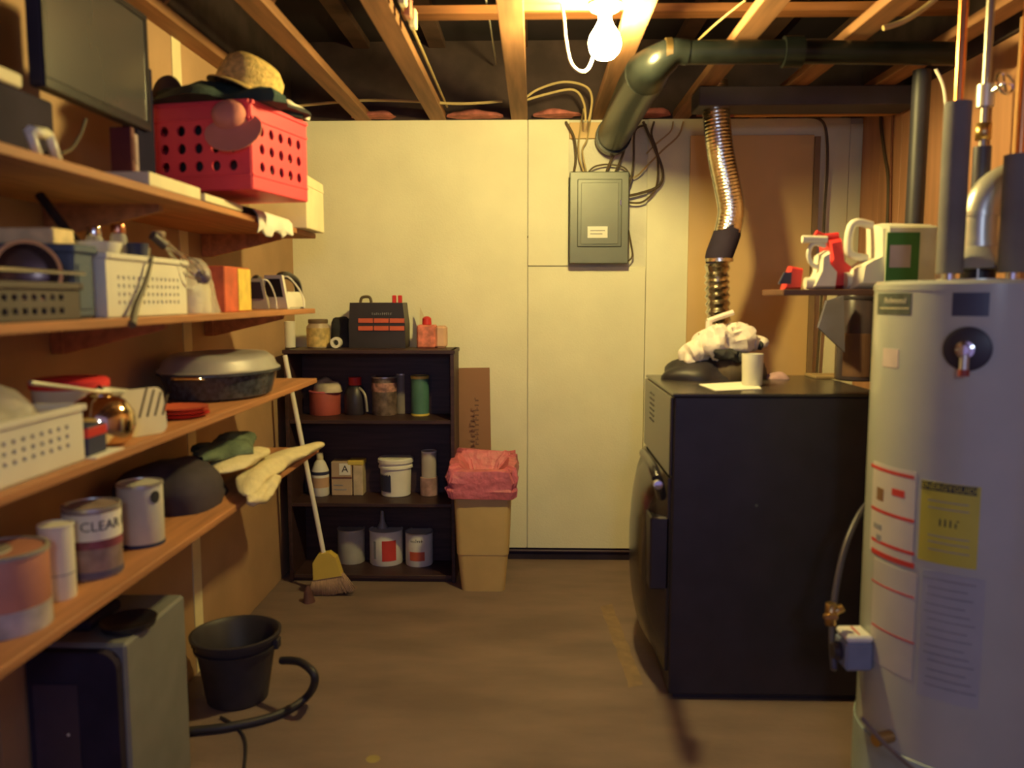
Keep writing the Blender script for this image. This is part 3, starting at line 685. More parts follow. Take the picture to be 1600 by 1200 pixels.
single('cream_towel', cloth_roll([(-.915, 2.58, z + .012), (-.925, 2.72, z + .002), (-.935, 2.85, z + .006), (-.94, 2.93, z + .022)], .035, .03, 4, .25), towel, 'crumpled towel end curling below the shelf edge', 'towel')
single('folded_towel', cloth_roll([(-1.06, 2.68, z + .085), (-1.05, 2.88, z + .092), (-1.05, 3.14, z + .085)], .07, .022, 7, .12), towel, 'short cream towel folded on top of the long one', 'towel')
single('green_cloth', MB().blob((-1.12, 2.95, z + .115), .08, .21, .045, .3, 16, 61), gcloth, 'crumpled green patterned cloth on top of the towels', 'cloth')
# ================================================================== UNDER THE SHELVES
bx0, bx1, by0, by1, bz = -1.362, -1.10, 2.12, 2.50, .59
t = thing('grey_cabinet', 'grey box with black rounded front under the lowest shelf', 'cabinet', ((bx0 + bx1) / 2, (by0 + by1) / 2, 0))
obj('casing', MB().box(bx0, bx1, by0, by1, .01, bz, .008), greybox, t)
pts = [(bx0 + .005, .015), (bx1 - .012, .015), (bx1 - .012, bz - .06)]
for k in range(7):
    a = math.radians(k * 15); pts.append((bx1 - .062 + .05 * math.cos(a), bz - .062 + .05 * math.sin(a)))
pts.append((bx0 + .005, bz - .012))
obj('front_panel', MB().ngon(pts, by0 - .03, by0), darkmatte, t)
obj('inset_panel', MB().box(bx0 + .02, bx1 - .12, by0 - .034, by0 - .03, .05, bz - .10, .001), mat('inset', (.05, .035, .06), .4), t)
obj('power_light', MB().lathe([(.0001, -.002), (.004, -.001), (.004, 0)], 10, M=Matrix.Translation((bx1 - .15, by0 - .034, .35)) @ Matrix.Rotation(-PI / 2, 4, 'X')), white, t)
single('black_tray', MB().lathe([(.05, 0), (.07, .004), (.075, .022), (.07, .022), (.05, .008), (.0001, .008)], 28, (-1.15, 2.24, bz), 1, 1.1), blackgloss, 'shallow black dish on the grey cabinet', 'dish')
single('black_tray', MB().box(-1.34, -1.24, 2.2, 2.38, bz, bz + .03, .006), darkmatte, 'flat black box on the grey cabinet by the wall', 'box')
pc = at(372, 1090, z=0)
t = thing('bucket', 'black plastic bucket on the floor below the shelves', 'bucket', pc)
obj('pail', MB().lathe([(.0001, 0), (.105, 0), (.112, .006), (.150, .245), (.166, .25), (.168, .262), (.158, .264), (.143, .25), (.103, .012), (.0001, .010)], 40, pc, cap=False), pailm, t)
obj('bucket_band', MB().lathe([(.147, .205), (.153, .206), (.155, .216), (.148, .217)], 40, pc, cap=False), pailm, t)
for sgn in (-1, 1): obj('handle_lug', MB().box(pc.x + sgn * .155 - .012, pc.x + sgn * .155 + .012, pc.y - .02, pc.y + .02, .20, .24, .004), pailm, t)
hp = [at(440, 1032, y=2.95), at(470, 1035, y=2.9), at(492, 1058, y=2.85), at(478, 1090, z=.03), at(430, 1118, z=.016), at(360, 1135, z=.016), at(300, 1142, z=.016), at(240, 1150, z=.016)]
single('drain_hose', MB().tube(hp, .015, 10, sub=8), hosem, 'thick black hose looping round the right of the bucket', 'hose')
single('power_cable', MB().tube([at(345, 1120, z=.008), at(372, 1138, z=.006), at(384, 1165, z=.006), at(378, 1230, z=.006)], .005, 6, sub=6), hosem, 'thin black cable on the floor in front of the bucket', 'cable')
# ================================================================== BOOKCASE
KY0 = at(580, 910, z=0).y; KX0, KX1, KY1 = at(450, 800, y=KY0).x, at(711, 800, y=KY0).x, KY0 + .27
KX0 = max(KX0, WL + .012)
kt = thing('bookcase', 'dark walnut bookcase against the back wall left corner', 'bookcase', ((KX0 + KX1) / 2, (KY0 + KY1) / 2, 0))
KZ = [zp(547, KY0, 600), zp(657, KY0, 600), zp(787, KY0, 600), zp(899, KY0, 600)]
obj('side_panel', MB().box(KX0, KX0 + .02, KY0, KY1, 0, KZ[0], .002), brownshelf, kt)
obj('side_panel', MB().box(KX1 - .02, KX1, KY0, KY1, 0, KZ[0], .002), brownshelf, kt)
obj('back_panel', MB().box(KX0 + .02, KX1 - .02, KY1 - .006, KY1, 0, KZ[0] - .02, .001), brownshelf, kt)
for i, zz in enumerate(KZ):
    obj('shelf', MB().box(KX0 + (.02 if i else -.006), KX1 - (.02 if i else -.006), KY0 + .004 - (.01 if i == 0 else 0), KY1 - .006, zz - .02, zz, .002), brownshelf, kt)
obj('plinth', MB().box(KX0 + .02, KX1 - .02, KY0 + .02, KY0 + .035, 0, KZ[3] - .02, .001), brownshelf, kt)
def K(px, i, yb=4.47): return (at(px, 600, y=yb).x, yb, KZ[i])
def wpx(n, y=4.47): return n * y / FPX
# top
c = K(455, 0, 4.52); t = can('white_cup', c, .03, .14, whitem, 'white cup at the left end of the bookcase top', 'cup', lid=whitem)
c = K(497, 0); jar('label_jar', (c[0], 4.50, c[2]), .062, .135, mat('jar_amber', (.48, .37, .26), .4), mat('jar_lid', (.18, .12, .07), .5), 'wide jar with dark lid and yellow label on the bookcase', 'jar', labelm=mat('jar_label', (.58, .42, .16), .6, var=.3, scale=30), lz=(.05, .8))
c = K(528, 0)
M = Matrix.Translation((c[0], 4.455, c[2] + .030)) @ Matrix.Rotation(PI / 2, 4, 'X')
single('tape_roll', MB().lathe([(.016, -.02), (.029, -.02), (.030, 0), (.029, .02), (.016, .02), (.016, -.02)], 28, M=M, cap=False), whitem, 'roll of white tape on edge beside the jar', 'tape')
single('black_pouch', MB().blob((K(528, 0)[0], 4.58, KZ[0]), .06, .05, .155, .15, 12, 71, p=.8), dcloth, 'dark brown pouch behind the tape roll', 'pouch')
x0, x1 = at(545, 500, y=4.46).x, at(633, 500, y=4.46).x
t = thing('battery_charger', 'black box with two red slatted stripes on the bookcase', 'charger', ((x0 + x1) / 2, 4.52, KZ[0]))
zt = zp(473, 4.46, 590)
obj('case', MB().ngon([(x0, KZ[0]), (x1, KZ[0]), (x1, KZ[0] + .13), (x1 - .012, zt), (x0 + .008, zt), (x0, KZ[0] + .13)], 4.455, 4.62), mat('charger_black', (.035, .03, .035), .4), t)
for py in (501, 513):
    for k in range(3):
        xa = at(560 + k * 24.5, py, y=4.455).x
        obj('red_slat', MB().box(xa, xa + .079, 4.448, 4.455, zp(py + 3.5, 4.455, 590), zp(py - 3.5, 4.455, 590), .001), orange, t)
obj('top_grip', MB().tube([(x0 + .05, 4.53, zt), (x0 + .06, 4.53, zt + .028), (x0 + .10, 4.53, zt + .03), (x0 + .11, 4.53, zt)], .008, 8, sub=4), cablek, t)
for k in range(2):
    xa = at(616 + k * 9, 470, y=4.48).x; obj('clamp', MB().box(xa - .010, xa + .010, 4.47, 4.50, zt - .02, zt + .04, .003), redc, t)
obj('printed_word', marks(.11, .014, 10, 6).xf(Matrix.Translation(((x0 + x1) / 2 + .03, 4.454, zp(490, 4.45, 590))) @ Matrix.Rotation(PI / 2, 4, 'X')), greyink, t)
x0, x1 = at(651, 500, y=4.46).x, at(700, 500, y=4.46).x
t = thing('pink_tin', 'pink box with cream rounded end on the bookcase top', 'box', ((x0 + x1) / 2, 4.52, KZ[0]))
obj('carton', MB().box(x0, x0 + .10, 4.455, 4.56, KZ[0], KZ[0] + .125, .008), mat('pink_box', (.66, .20, .14), .6, var=.3, scale=30), t)
obj('end_cap', MB().box(x0 + .10, x1 - .012, 4.457, 4.558, KZ[0], KZ[0] + .12, .012), mat('peach', (.70, .42, .28), .6), t, 'cream rounded end')
single('red_spool', MB().lathe([(.022, 0), (.026, .003), (.024, .035), (.012, .045), (.0001, .046)], 20, (x0 + .05, 4.50, KZ[0] + .125)), redc, 'red lump on top of the pink box', 'lid')
single('paper_corner', MB().ngon([(x0 - .01, KZ[0]), (x0 + .045, KZ[0]), (x0 + .03, KZ[0] + .15), (x0, KZ[0] + .225)], 4.60, 4.603), cream, 'pointed cream paper standing behind the pink box', 'paper')
# second level
def label_on(c, r, h, txt, size, t, th, m=ink, zf=.5): obj('printed_word', wrap(textmb(txt, size), (c[0], c[1], c[2] + h * zf), r + .0015, th), m, t)
c = K(503, 1); can('red_tub', (c[0], 4.53, c[2]), .085, .13, mat('dull_red', (.40, .08, .06), .6, var=.15), 'dull red tub holding a pale bag, second bookcase level', 'tub', lid=pinkm)
single('pale_bag', MB().blob((c[0] + .03, 4.52, c[2] + .127), .085, .07, .07, .2, 14, 81), mat('bag_cream', (.55, .46, .33), .7, var=.2), 'crumpled cream bag sticking out of the red tub', 'bag')
c = K(551, 1); t = thing('black_jug', 'black jug with a red cap, second bookcase level', 'jug', (c[0], 4.53, c[2]))
obj('body', MB().lathe([(.055, 0), (.06, .01), (.06, .10), (.045, .15), (.03, .165)], 24, (c[0], 4.53, c[2])), dark, t)
obj('cap', MB().lathe([(.032, .16), (.035, .165), (.035, .205), (.0001, .207)], 20, (c[0], 4.53, c[2])), redc, t, 'red cap')
obj('handle', MB().tube([(c[0] + .03, 4.50, c[2] + .15), (c[0] + .065, 4.48, c[2] + .11), (c[0] + .075, 4.48, c[2] + .02)], .007, 8, sub=4), silver, t)
c = K(598, 1); can('label_can', (c[0], 4.52, c[2]), .068, .21, mat('can_brown', (.16, .11, .09), .5, var=.5, scale=25), 'brown can with red and white print, second bookcase level', bands=((.62, .85, mat('print_redwhite', (.45, .22, .18), .5, var=.6, scale=35)),), lid=silver)
c = K(622, 1); can('grey_tube', (c[0], 4.58, c[2]), .035, .22, mat('tube_grey', (.25, .21, .17), .5), 'slim grey tube between the brown and teal cans', 'tube')
c = K(655, 1); can('teal_can', (c[0], 4.50, c[2]), .049, .215, teal, 'teal green can with yellow rims, second bookcase level', bands=((0, .05, yellowp), (.94, .99, yellowp)), lid=yellowp)
single('wood_stake', MB().box(-.02, .02, -.008, .008, 0, .48, .002, M=Matrix.Translation((KX1 - .165, 4.62, KZ[2])) @ Matrix.Rotation(math.radians(14), 4, 'Y')), mat('stake', (.12, .08, .06), .8), 'thin dark stake leaning inside the bookcase right side', 'stake')
# third level
c = K(497, 2); t = thing('spray_bottle', 'white plastic bottle with dark band, third bookcase level', 'bottle', (c[0], 4.47, c[2]))
obj('body', MB().lathe([(.042, 0), (.047, .006), (.047, .14), (.03, .185), (.018, .20)], 24, (c[0], 4.47, c[2])), whitem, t)
obj('cap', MB().lathe([(.018, .20), (.019, .202), (.019, .235), (.015, .24)], 20, (c[0], 4.47, c[2])), cream, t)
obj('label', MB().lathe([(.0475, .05), (.048, .05), (.048, .105), (.0475, .105)], 24, (c[0], 4.47, c[2]), cap=False), mat('lab_peach', (.55, .35, .22), .6), t)
obj('dark_band', MB().lathe([(.0475, .12), (.048, .12), (.048, .138), (.0475, .138)], 24, (c[0], 4.47, c[2]), cap=False), bluedk, t)
x0, x1 = at(517, 700, y=4.47).x, at(549, 700, y=4.47).x
t = thing('labelled_carton', 'beige carton with a black letter A, third bookcase level', 'box', ((x0 + x1) / 2, 4.53, KZ[2]))
obj('carton', MB().box(x0, x1, 4.465, 4.60, KZ[2], KZ[2] + .19, .003), mat('carton_beige', (.50, .36, .24), .6, var=.1), t)
obj('stripe', MB().box(x0 - .001, x1 + .001, 4.463, 4.465, KZ[2] + .095, KZ[2] + .105, .0003), mat('brownink', (.18, .07, .05), .6), t)
obj('white_label', MB().box(x0 + .045, x1 - .006, 4.4625, 4.465, KZ[2] + .115, KZ[2] + .18, .0003), whitem, t)
obj('letter', textmb('A', .055).xf(Matrix.Translation(((x0 + x1) / 2 + .02, 4.462, KZ[2] + .148)) @ Matrix.Rotation(PI / 2, 4, 'X')), ink, t)
obj('printed_lines', MB().box(x0 + .012, x1 - .03, 4.463, 4.465, KZ[2] + .03, KZ[2] + .037, .0003).box(x0 + .012, x1 - .05, 4.463, 4.465, KZ[2] + .055, KZ[2] + .062, .0003), greyink, t)
x0, x1 = at(551, 700, y=4.47).x, at(566, 700, y=4.47).x
t = thing('narrow_carton', 'narrow pale carton with a yellow top beside the A carton', 'box', ((x0 + x1) / 2, 4.53, KZ[2]))
obj('carton', MB().box(x0, x1, 4.465, 4.58, KZ[2], KZ[2] + .17, .003), mat('carton_pale', (.55, .44, .30), .6, var=.15, scale=20), t)
obj('top_flap', MB().box(x0 - .03, x1 + .004, 4.462, 4.583, KZ[2] + .17, KZ[2] + .195, .003), yellowp, t)
single('cloth_roll', cloth_roll([(at(520, 715, y=4.56).x, 4.585, KZ[2] + .222), (at(560, 712, y=4.56).x, 4.59, KZ[2] + .228), (at(612, 715, y=4.56).x, 4.60, KZ[2] + .222)], .035, .024, 3, .1), mat('roll_grey', (.33, .29, .22), .8), 'long grey roll lying across the cartons', 'roll')
c = K(615, 2); c = (c[0], 4.50, c[2]); t = thing('white_bucket', 'white lidded bucket in the middle of third bookcase level', 'bucket', c)
obj('pail', MB().lathe([(.075, 0), (.08, .004), (.086, .17)], 36, c), whitem, t)
obj('lid', MB().lathe([(.088, .155), (.094, .157), (.094, .168), (.09, .170), (.09, .185), (.098, .187), (.098, .205), (.09, .212), (.0001, .212)], 36, c), whitem, t)
obj('label', patch(c, .083, math.radians(-165), math.radians(-100), c[2] + .03, c[2] + .145), bluedk, t, 'dark blue label')
c = K(668, 2); c = (c[0], 4.50, c[2]); can('white_tube', c, .042, .245, mat('pvc', (.55, .47, .40), .5), 'tall pale cylinder at the right of third bookcase level', 'canister', lid=whitem)
c = K(668, 2); c = (c[0], 4.50 - .0, c[2])
obj('label_band', MB().lathe([(.046, 0), (.05, .002), (.05, .10), (.046, .102)], 24, c), mat('pale_red', (.42, .25, .22), .5, var=.3, scale=20), bpy.data.objects['white_tube'])
# bottom level
c = K(540, 3); can('white_can', (c[0], 4.53, c[2]), .075, .19, mat('can_greyw', (.48, .46, .40), .5, var=.15), 'plain greyish white can at the left of bookcase bottom level', 'can', lid=silver)
c = K(597, 3); c = (c[0], 4.52, c[2]); t = can('paint_bucket', c, .092, .19, whitem, 'white bucket with a red square label, bookcase bottom level', 'bucket', lid=whitem)
obj('red_label', patch(c, .092, math.radians(-95), math.radians(-45), c[2] + .03, c[2] + .145), redink, t, 'red square label')
obj('print_column', patch(c, .092, math.radians(-128), math.radians(-118), c[2] + .04, c[2] + .14), greyink, t)
c2 = (c[0] - .02, c[1], c[2] + .194); t = thing('funnel', 'clear nozzle standing on the red labelled bucket', 'nozzle', c2)
obj('cone', MB().lathe([(.03, 0), (.031, .003), (.014, .04), (.009, .10), (.0001, .102)], 20, c2), mat('nozzle_g', (.30, .27, .25), .4), t)
c = K(651, 3); c = (c[0], 4.50, c[2]); t = can('gallon_can', c, .076, .185, whitem, 'white gallon can with an orange red swoosh, bookcase bottom level', 'can', lid=silver)
obj('orange_label', patch(c, .076, math.radians(-125), math.radians(-60), c[2] + .035, c[2] + .085), orange, t, 'orange red band')
obj('printed_word', wrap(marks(.07, .018, 6, 8), (c[0], c[1], c[2] + .185 * .8), .0775, math.radians(-92)), ink, t)
c = K(680, 3); can('glass_bottle', (c[0] - .01, 4.60, c[2]), .028, .24, mat('bottle_dk', (.12, .10, .09), .3), 'slim dark bottle at the right of bookcase bottom level', 'bottle')
# cardboard
x0, x1 = at(708, 600, y=4.62).x, at(764, 600, y=4.62).x
M = rot((0, 4.60, 0), 'X', -3.0)
t = thing('flat_carton', 'tall flattened cardboard box leaning on wall behind the bin', 'cardboard', ((x0 + x1) / 2, 4.60, 0))
zc = zp(575, 4.67)
for yy in (4.60, 4.62): obj('sheet', MB().box(x0, x1 + .02, yy, yy + .012, 0.003, zc, .001, M=M @ rot((x0, 4.6, 0), 'Y', -1)), card, t)
mb = marks(.30, .032, 11, 7); mb.xf(Matrix.Translation(((x0 + x1) / 2 + .03, 4.562, zp(660, 4.6))) @ Matrix.Rotation(math.radians(-3), 4, 'X') @ Matrix.Rotation(PI / 2, 4, 'X') @ Matrix.Rotation(PI / 2, 4, 'Z'))
yt = min(v.y for v in mb.v)
obj('printed_word', mb.xf(Matrix.Translation((0, 0.0, 0))), mat('brown_print', (.16, .08, .06), .8), t)
# trash bin
bc = at(752, 918, z=0); bc = Vector((bc.x + .012, 4.27, 0))
t = thing('waste_bin', 'tan rectangular waste bin with a bunched pink liner', 'bin', bc)
hb_ = zp(745, 4.30)
def frust(w0, d0, w1, d1, z0, z1, c, n=8, r=.03):
    rows = []
    for k in range(n + 1):
        u = k / n; w, d = w0 + (w1 - w0) * u, d0 + (d1 - d0) * u; row = []
        for (sx, sy, a0) in ((1, 1, 0), (-1, 1, 90), (-1, -1, 180), (1, -1, 270)):
            for q in range(4):
                a = math.radians(a0 + q * 30); row.append((c[0] + sx * (w / 2 - r) + r * math.cos(a), c[1] + sy * (d / 2 - r) + r * math.sin(a), z0 + (z1 - z0) * u))
        rows.append(row)
    return rows
mb = MB().grid(frust(.225, .20, .262, .24, 0, .20, bc), True, True); obj('lower_body', mb, amber, t)
mb = MB().grid(frust(.268, .245, .298, .28, .20, hb_, bc), True, True); obj('upper_body', mb, amber, t)
rows = []; zt = zp(715, 4.30); n = 64
for k, (o_, zz) in enumerate(((0, hb_ - .075), (.02, hb_ - .07), (.028, hb_ - .03), (.022, hb_ + .0), (.03, hb_ + .03), (.02, zt - .01), (-.02, zt - .005), (-.06, zt - .05), (-.09, hb_ - .06), (-.12, hb_ - .1))):
    base = frust(.30 + 2 * o_, .28 + 2 * o_, 0, 0, 0, 1, bc, 1)[0]; row = []
    for j in range(n):
        u = j / n * 16; a = Vector(base[int(u) % 16]); b2 = Vector(base[(int(u) + 1) % 16]); p = a.lerp(b2, u - int(u))
        w = noise.noise(Vector((j * .55, k * .9, 2))) * .022 * (1 if k else .2)
        tilt = .028 * (1 if k >= 3 else .3) * math.cos((j / n) * 2 * PI - 1.6)
        d = (p - Vector((bc.x, bc.y, 0))); d.z = 0; d.normalize()
        row.append(p + d * w + Vector((0, 0, zz + tilt + w * .6)))
    rows.append(row)
obj('liner', MB().grid(rows, True, False), liner, t, 'bunched pink plastic liner')
# broom
BY = at(515, 930, z=0).y + .01
b0, b1 = at(445, 555, y=BY + .06), at(506, 866, y=BY + .01)
t = thing('broom', 'broom with white handle and yellow head leaning on the bookcase', 'broom', at(515, 930, z=0))
obj('broom_handle', MB().tube([b0, b1], .012, 12), whitem, t)
hc_ = [(491, 905), (490, 878), (498, 865), (515, 862), (526, 870), (535, 898)]
P = [at(a, c_, y=BY) for a, c_ in hc_]
obj('broom_head', MB().ngon([(p.x, p.z) for p in P[::-1]], BY - .02, BY + .03), yellowp, t)
zb = .004
A, B_ = at(491, 903, y=BY), at(535, 897, y=BY); C1, D1 = at(482, 934, y=BY), at(555, 922, y=BY)
mb = MB()
for k in range(26):
    u = (k + .5) / 26; p = A.lerp(B_, u); q = C1.lerp(D1, u); q.z = max(q.z, .004) + random.uniform(0, .006)
    for yy in (-.014, 0, .014):
        mb.tube([(p.x, BY + .004 + yy, p.z + .004), (q.x, BY + yy * 1.8, q.z)], .0045, 4)
obj('bristles', mb, bristle, t, kind='stuff')
p = at(481, 937, z=.02)
single('dust_brush', MB().blob((p.x, p.y + .02, 0), .03, .035, .10, .2, 12, 91), mat('brush_brown', (.12, .05, .05), .8), 'small dark brown brush on the floor left of the broom', 'brush')
# floor marks: pale paint streak
p = [at(a, c_, z=.0) for a, c_ in ((938, 948), (956, 944), (1006, 1070), (984, 1075))]
mb = MB()
for i in range(13):
    u = i / 12; a, c_ = p[0].lerp(p[3], u), p[1].lerp(p[2], u); w = .012 * noise.noise(Vector((i * .8, 3, 1)))
    mb.v += [a + Vector((w, 0, .0004)), c_ + Vector((w, 0, .0004)), a + Vector((w, 0, .0012)), c_ + Vector((w, 0, .0012))]
for i in range(12):
    o_ = i * 4; mb.f += [(o_ + 2, o_ + 3, o_ + 7, o_ + 6), (o_, o_ + 2, o_ + 6, o_ + 4), (o_ + 1, o_ + 5, o_ + 7, o_ + 3)]; mb.sm += [False] * 3
single('paint_streak', mb, mat('paint_streak', (.31, .205, .115), .8, var=.3, scale=14, c2=(.22, .15, .095)), 'pale streak of old paint on the concrete beside the furnace', 'paint streak')
p_ = at(583, 1186, z=0)
single('paint_spot', MB().lathe([(.018, .0003), (.024, .0008), (.014, .0016), (.0001, .0018)], 14, (p_.x, p_.y, 0)), mat('spot', (.34, .27, .10), .8), 'small yellowish paint spot on the concrete floor in front', 'paint spot')
# ================================================================== FURNACE
fy0 = at(1050, 1093, z=0).y; fx0 = at(1049, 850, y=fy0).x; fz = at(1200, 615, y=fy0).z; fy1 = at(1100, 586, z=fz).y; fx1 = fx0 + .76
t = thing('furnace', 'big black sheet metal furnace with a door on its left', 'furnace', ((fx0 + fx1) / 2, (fy0 + fy1) / 2, 0))
obj('cabinet', MB().box(fx0, fx1, fy0, fy1, .02, fz - .012, .006), dark, t)
obj('top_plate', MB().box(fx0 - .006, fx1 + .006, fy0 - .006, fy1 + .006, fz - .012, fz, .003), mat('furnace_top', (.05, .042, .038), .25), t)
obj('plinth', MB().box(fx0 + .02, fx1 - .02, fy0 + .02, fy1 - .02, 0, .02, .001), dark, t)
furnside = mat('furnace_side', (.05, .038, .032), .2, var=.08)
obj('upper_side_panel', MB().box(fx0 - .012, fx0, fy0 + .01, fy1 - .005, .86, fz - .015, .004), furnside, t)
mb = MB(); rows = []
for k in range(11):
    u = k / 10; zz = .10 + .75 * u; rows.append([])
    for q in range(9):
        w = q / 8; rows[-1].append((fx0 - .012 - .095 * (1 - (2 * w - 1) ** 2) ** .5 * (math.sin(PI * u) ** .35 if 0 < u < 1 else 0), fy0 + .03 + (fy1 - fy0 - .05) * w, zz))
rows = [r + [(fx0, r[-1][1], r[0][2]), (fx0, r[0][1], r[0][2])] for r in rows]
mb.grid(rows, True, True); obj('door', mb, furnside, t, 'bulging door')
for k in range(6):
    zz = 1.12 - k * .022
    obj('vent_slot', MB().box(fx0 - .0135, fx0 - .011, fy1 - .30, fy1 - .18, zz - .010, zz - .002, .0004), dark, t)
pts = [at(1006, 708, x=fx0 - .085), at(1016, 722, x=fx0 - .10), at(1026, 745, x=fx0 - .10), at(1034, 775, x=fx0 - .07)]
obj('door_handle', MB().tube(pts, .018, 10, sub=4), blackgloss, t)
pl = at(1028, 757, x=fx0 - .115)
obj('handle_glint', MB().lathe([(.0001, -.012), (.014, -.010), (.014, .010), (.0001, .012)], 14, tuple(pl), M=rot(pl, 'X', 90), cap=False), chrome, t, 'chrome disc made for the shine on the handle')  # chrome disc stands in for the shine on the door handle
obj('latch_box', MB().box(fx0 - .075, fx0, fy0 + .03, fy0 + .16, .42, .70, .006), dark, t)
obj('rivet', MB().lathe([(.0001, -.002), (.006, -.001), (.006, 0)], 10, M=Matrix.Translation((at(1182, 790, y=fy0).x, fy0, at(1182, 790, y=fy0).z)) @ Matrix.Rotation(PI / 2, 4, 'X').inverted()), greym, t)
z = fz
FOFF = fy0 - 3.13
# clothes pile on furnace
FY = at(1130, 591, z=fz).y
def f_(px, py): return at(px, py, y=FY)
single('black_bag', MB().blob((f_(1098, 590).x, FY, z), .18, .13, .075, .2, 10, 101, 36, 18), mat('bag_blk', (.025, .02, .03), .5, var=.4), 'black bag at the bottom of the clothes heap on furnace', 'bag')
single('dark_trousers', MB().blob((f_(1150, 570).x, FY + .02, z + .0), .13, .12, .12, .2, 10, 103, 36, 18), mat('trouser_brown', (.10, .07, .05), .8, var=.4), 'dark brown garment in the middle of the clothes heap', 'clothing')
def cloth_sheet(c, rx, ry, rz, seed, m, name, label, cat, M=None):
    mb = MB().blob(c, rx, ry, rz, .22, 9, seed, 56, 32, flat=False, wr=.22)
    if M is not None: mb.xf(M)
    return single(name, mb, m, label, cat)
c = f_(1128, 535); cloth_sheet((c.x, FY, z + .155), .125, .10, .075, 105, wcloth, 'white_shirt', 'crumpled white shirt heaped on the furnace top', 'shirt', rot(c, 'Y', -14))
c = f_(1140, 556); cloth_sheet((c.x, FY - .06, z + .105), .10, .06, .026, 113, dcloth, 'black_shirt', 'black garment showing in a wedge under the white shirt', 'shirt', rot(c, 'Y', 10))
c = f_(1085, 553); cloth_sheet((c.x, FY - .01, z + .10), .065, .07, .05, 107, wcloth, 'white_sleeve', 'white sleeve sagging at the left of the heap', 'shirt', rot(c, 'Y', -30))
c = f_(1178, 530); cloth_sheet((c.x, FY + .02, z + .155), .055, .05, .03, 109, wcloth, 'white_sock', 'white sock sticking out at the right of the heap', 'sock')
c = f_(1188, 527); cloth_sheet((c.x, FY + .0, z + .150), .03, .04, .022, 111, dcloth, 'black_sock', 'black tip of cloth at the right end of the heap', 'cloth')
c = f_(1125, 492); single('white_sleeve', MB().tube([f_(1106, 502), f_(1122, 496), f_(1146, 488)], .012, 8, sub=3).tube([f_(1108, 502), f_(1107, 520), f_(1112, 535)], .014, 8), wcloth, 'narrow white cloth end against the foil duct', 'cloth')
single('bag_strap', MB().tube([f_(1078, 572), f_(1085, 583), f_(1095, 576), f_(1104, 574), f_(1100, 566)], .006, 6, sub=4), mat('strap_grey', (.35, .32, .30), .4, metal=.5), 'light buckle strap on the black bag', 'strap')
p0, p1, p2, p3 = at(1092, 601, z=z), at(1118, 611, z=z), at(1190, 608, z=z), at(1178, 596, z=z)
single('paper_sheet', MB().ngon([(q.x, q.y) for q in (p0, p1, p2, p3)], z, z + .002, 'z'), paper, 'white paper sheet on the furnace top under the cup', 'paper')
pc = at(1178, 603, z=z + .002); pc.y += .03
t = thing('white_cup', 'white cylindrical cup on the front of the furnace top', 'cup', pc)
obj('body', MB().lathe([(.0001, 0), (.036, 0), (.039, .004), (.042, .125), (.038, .125), (.035, .01), (.0001, .01)], 32, pc, cap=False), white, t)
pc = at(1215, 588, z=z + .01)
single('pink_rag', MB().blob((pc.x, pc.y, z), .055, .04, .03, .3, 18, 121), mat('ragpink', (.50, .30, .30), .9), 'small pinkish rag right of the white cup', 'rag')
# canister behind
pc = at(1338, 600, y=fy1 - .2); pc = Vector((pc.x, fy1 - .2, z))
t = thing('steel_canister', 'tall dark canister standing on the furnace below the little shelf', 'canister', pc)
obj('body', MB().lathe([(.085, 0), (.09, .005), (.09, .36), (.08, .375), (.0001, .378)], 36, pc), mat('canister_dark', (.06, .045, .06), .25), t)
obj('rim', MB().lathe([(.091, .34), (.094, .342), (.094, .352), (.091, .354)], 36, pc, cap=False), dark, t)
obj('brown_label', patch(pc, .09, math.radians(-150), math.radians(-80), z + .02, z + .20), mat('label_dbrown', (.16, .08, .05), .6), t)
q0 = at(1278, 520, y=fy1 - .31)
mb = MB().ngon([(at(1277, 512, y=fy1 - .31).x, at(1277, 512, y=fy1 - .31).z), (at(1290, 470, y=fy1 - .31).x, at(1290, 470, y=fy1 - .31).z), (at(1316, 462, y=fy1 - .31).x, at(1316, 462, y=fy1 - .31).z), (at(1318, 550, y=fy1 - .31).x, at(1318, 550, y=fy1 - .31).z)], fy1 - .325, fy1 - .305)
single('blue_grey_cloth', mb, mat('bluegrey', (.16, .15, .21), .8), 'blue grey pointed cloth hanging beside the dark canister', 'cloth')
single('small_board', MB().box(at(1255, 585, y=3.75).x, at(1300, 585, y=3.75).x, fy1 - .17, fy1 - .02, z, z + .012, .002), mat('boardtan', (.35, .24, .12), .7), 'thin tan board on the back of the furnace', 'board')
# ================================================================== BACK WALL THINGS
bx0, bx1 = xp(1074, 4.66), xp(1272, 4.66); bz1 = zp(213, 4.66)
t = thing('tan_board', 'tall tan sheet of board leaning flat on the back wall', 'board', ((bx0 + bx1) / 2, 4.67, 0))
obj('sheet', MB().box(bx0, bx1 - .03, 4.655, 4.675, .002, bz1, .002), tanboard, t)
obj('edge_strip', MB().box(bx1 - .03, bx1, 4.640, 4.678, .002, bz1 - .01, .002), mat('edge_brown', (.26, .17, .10), .8), t)
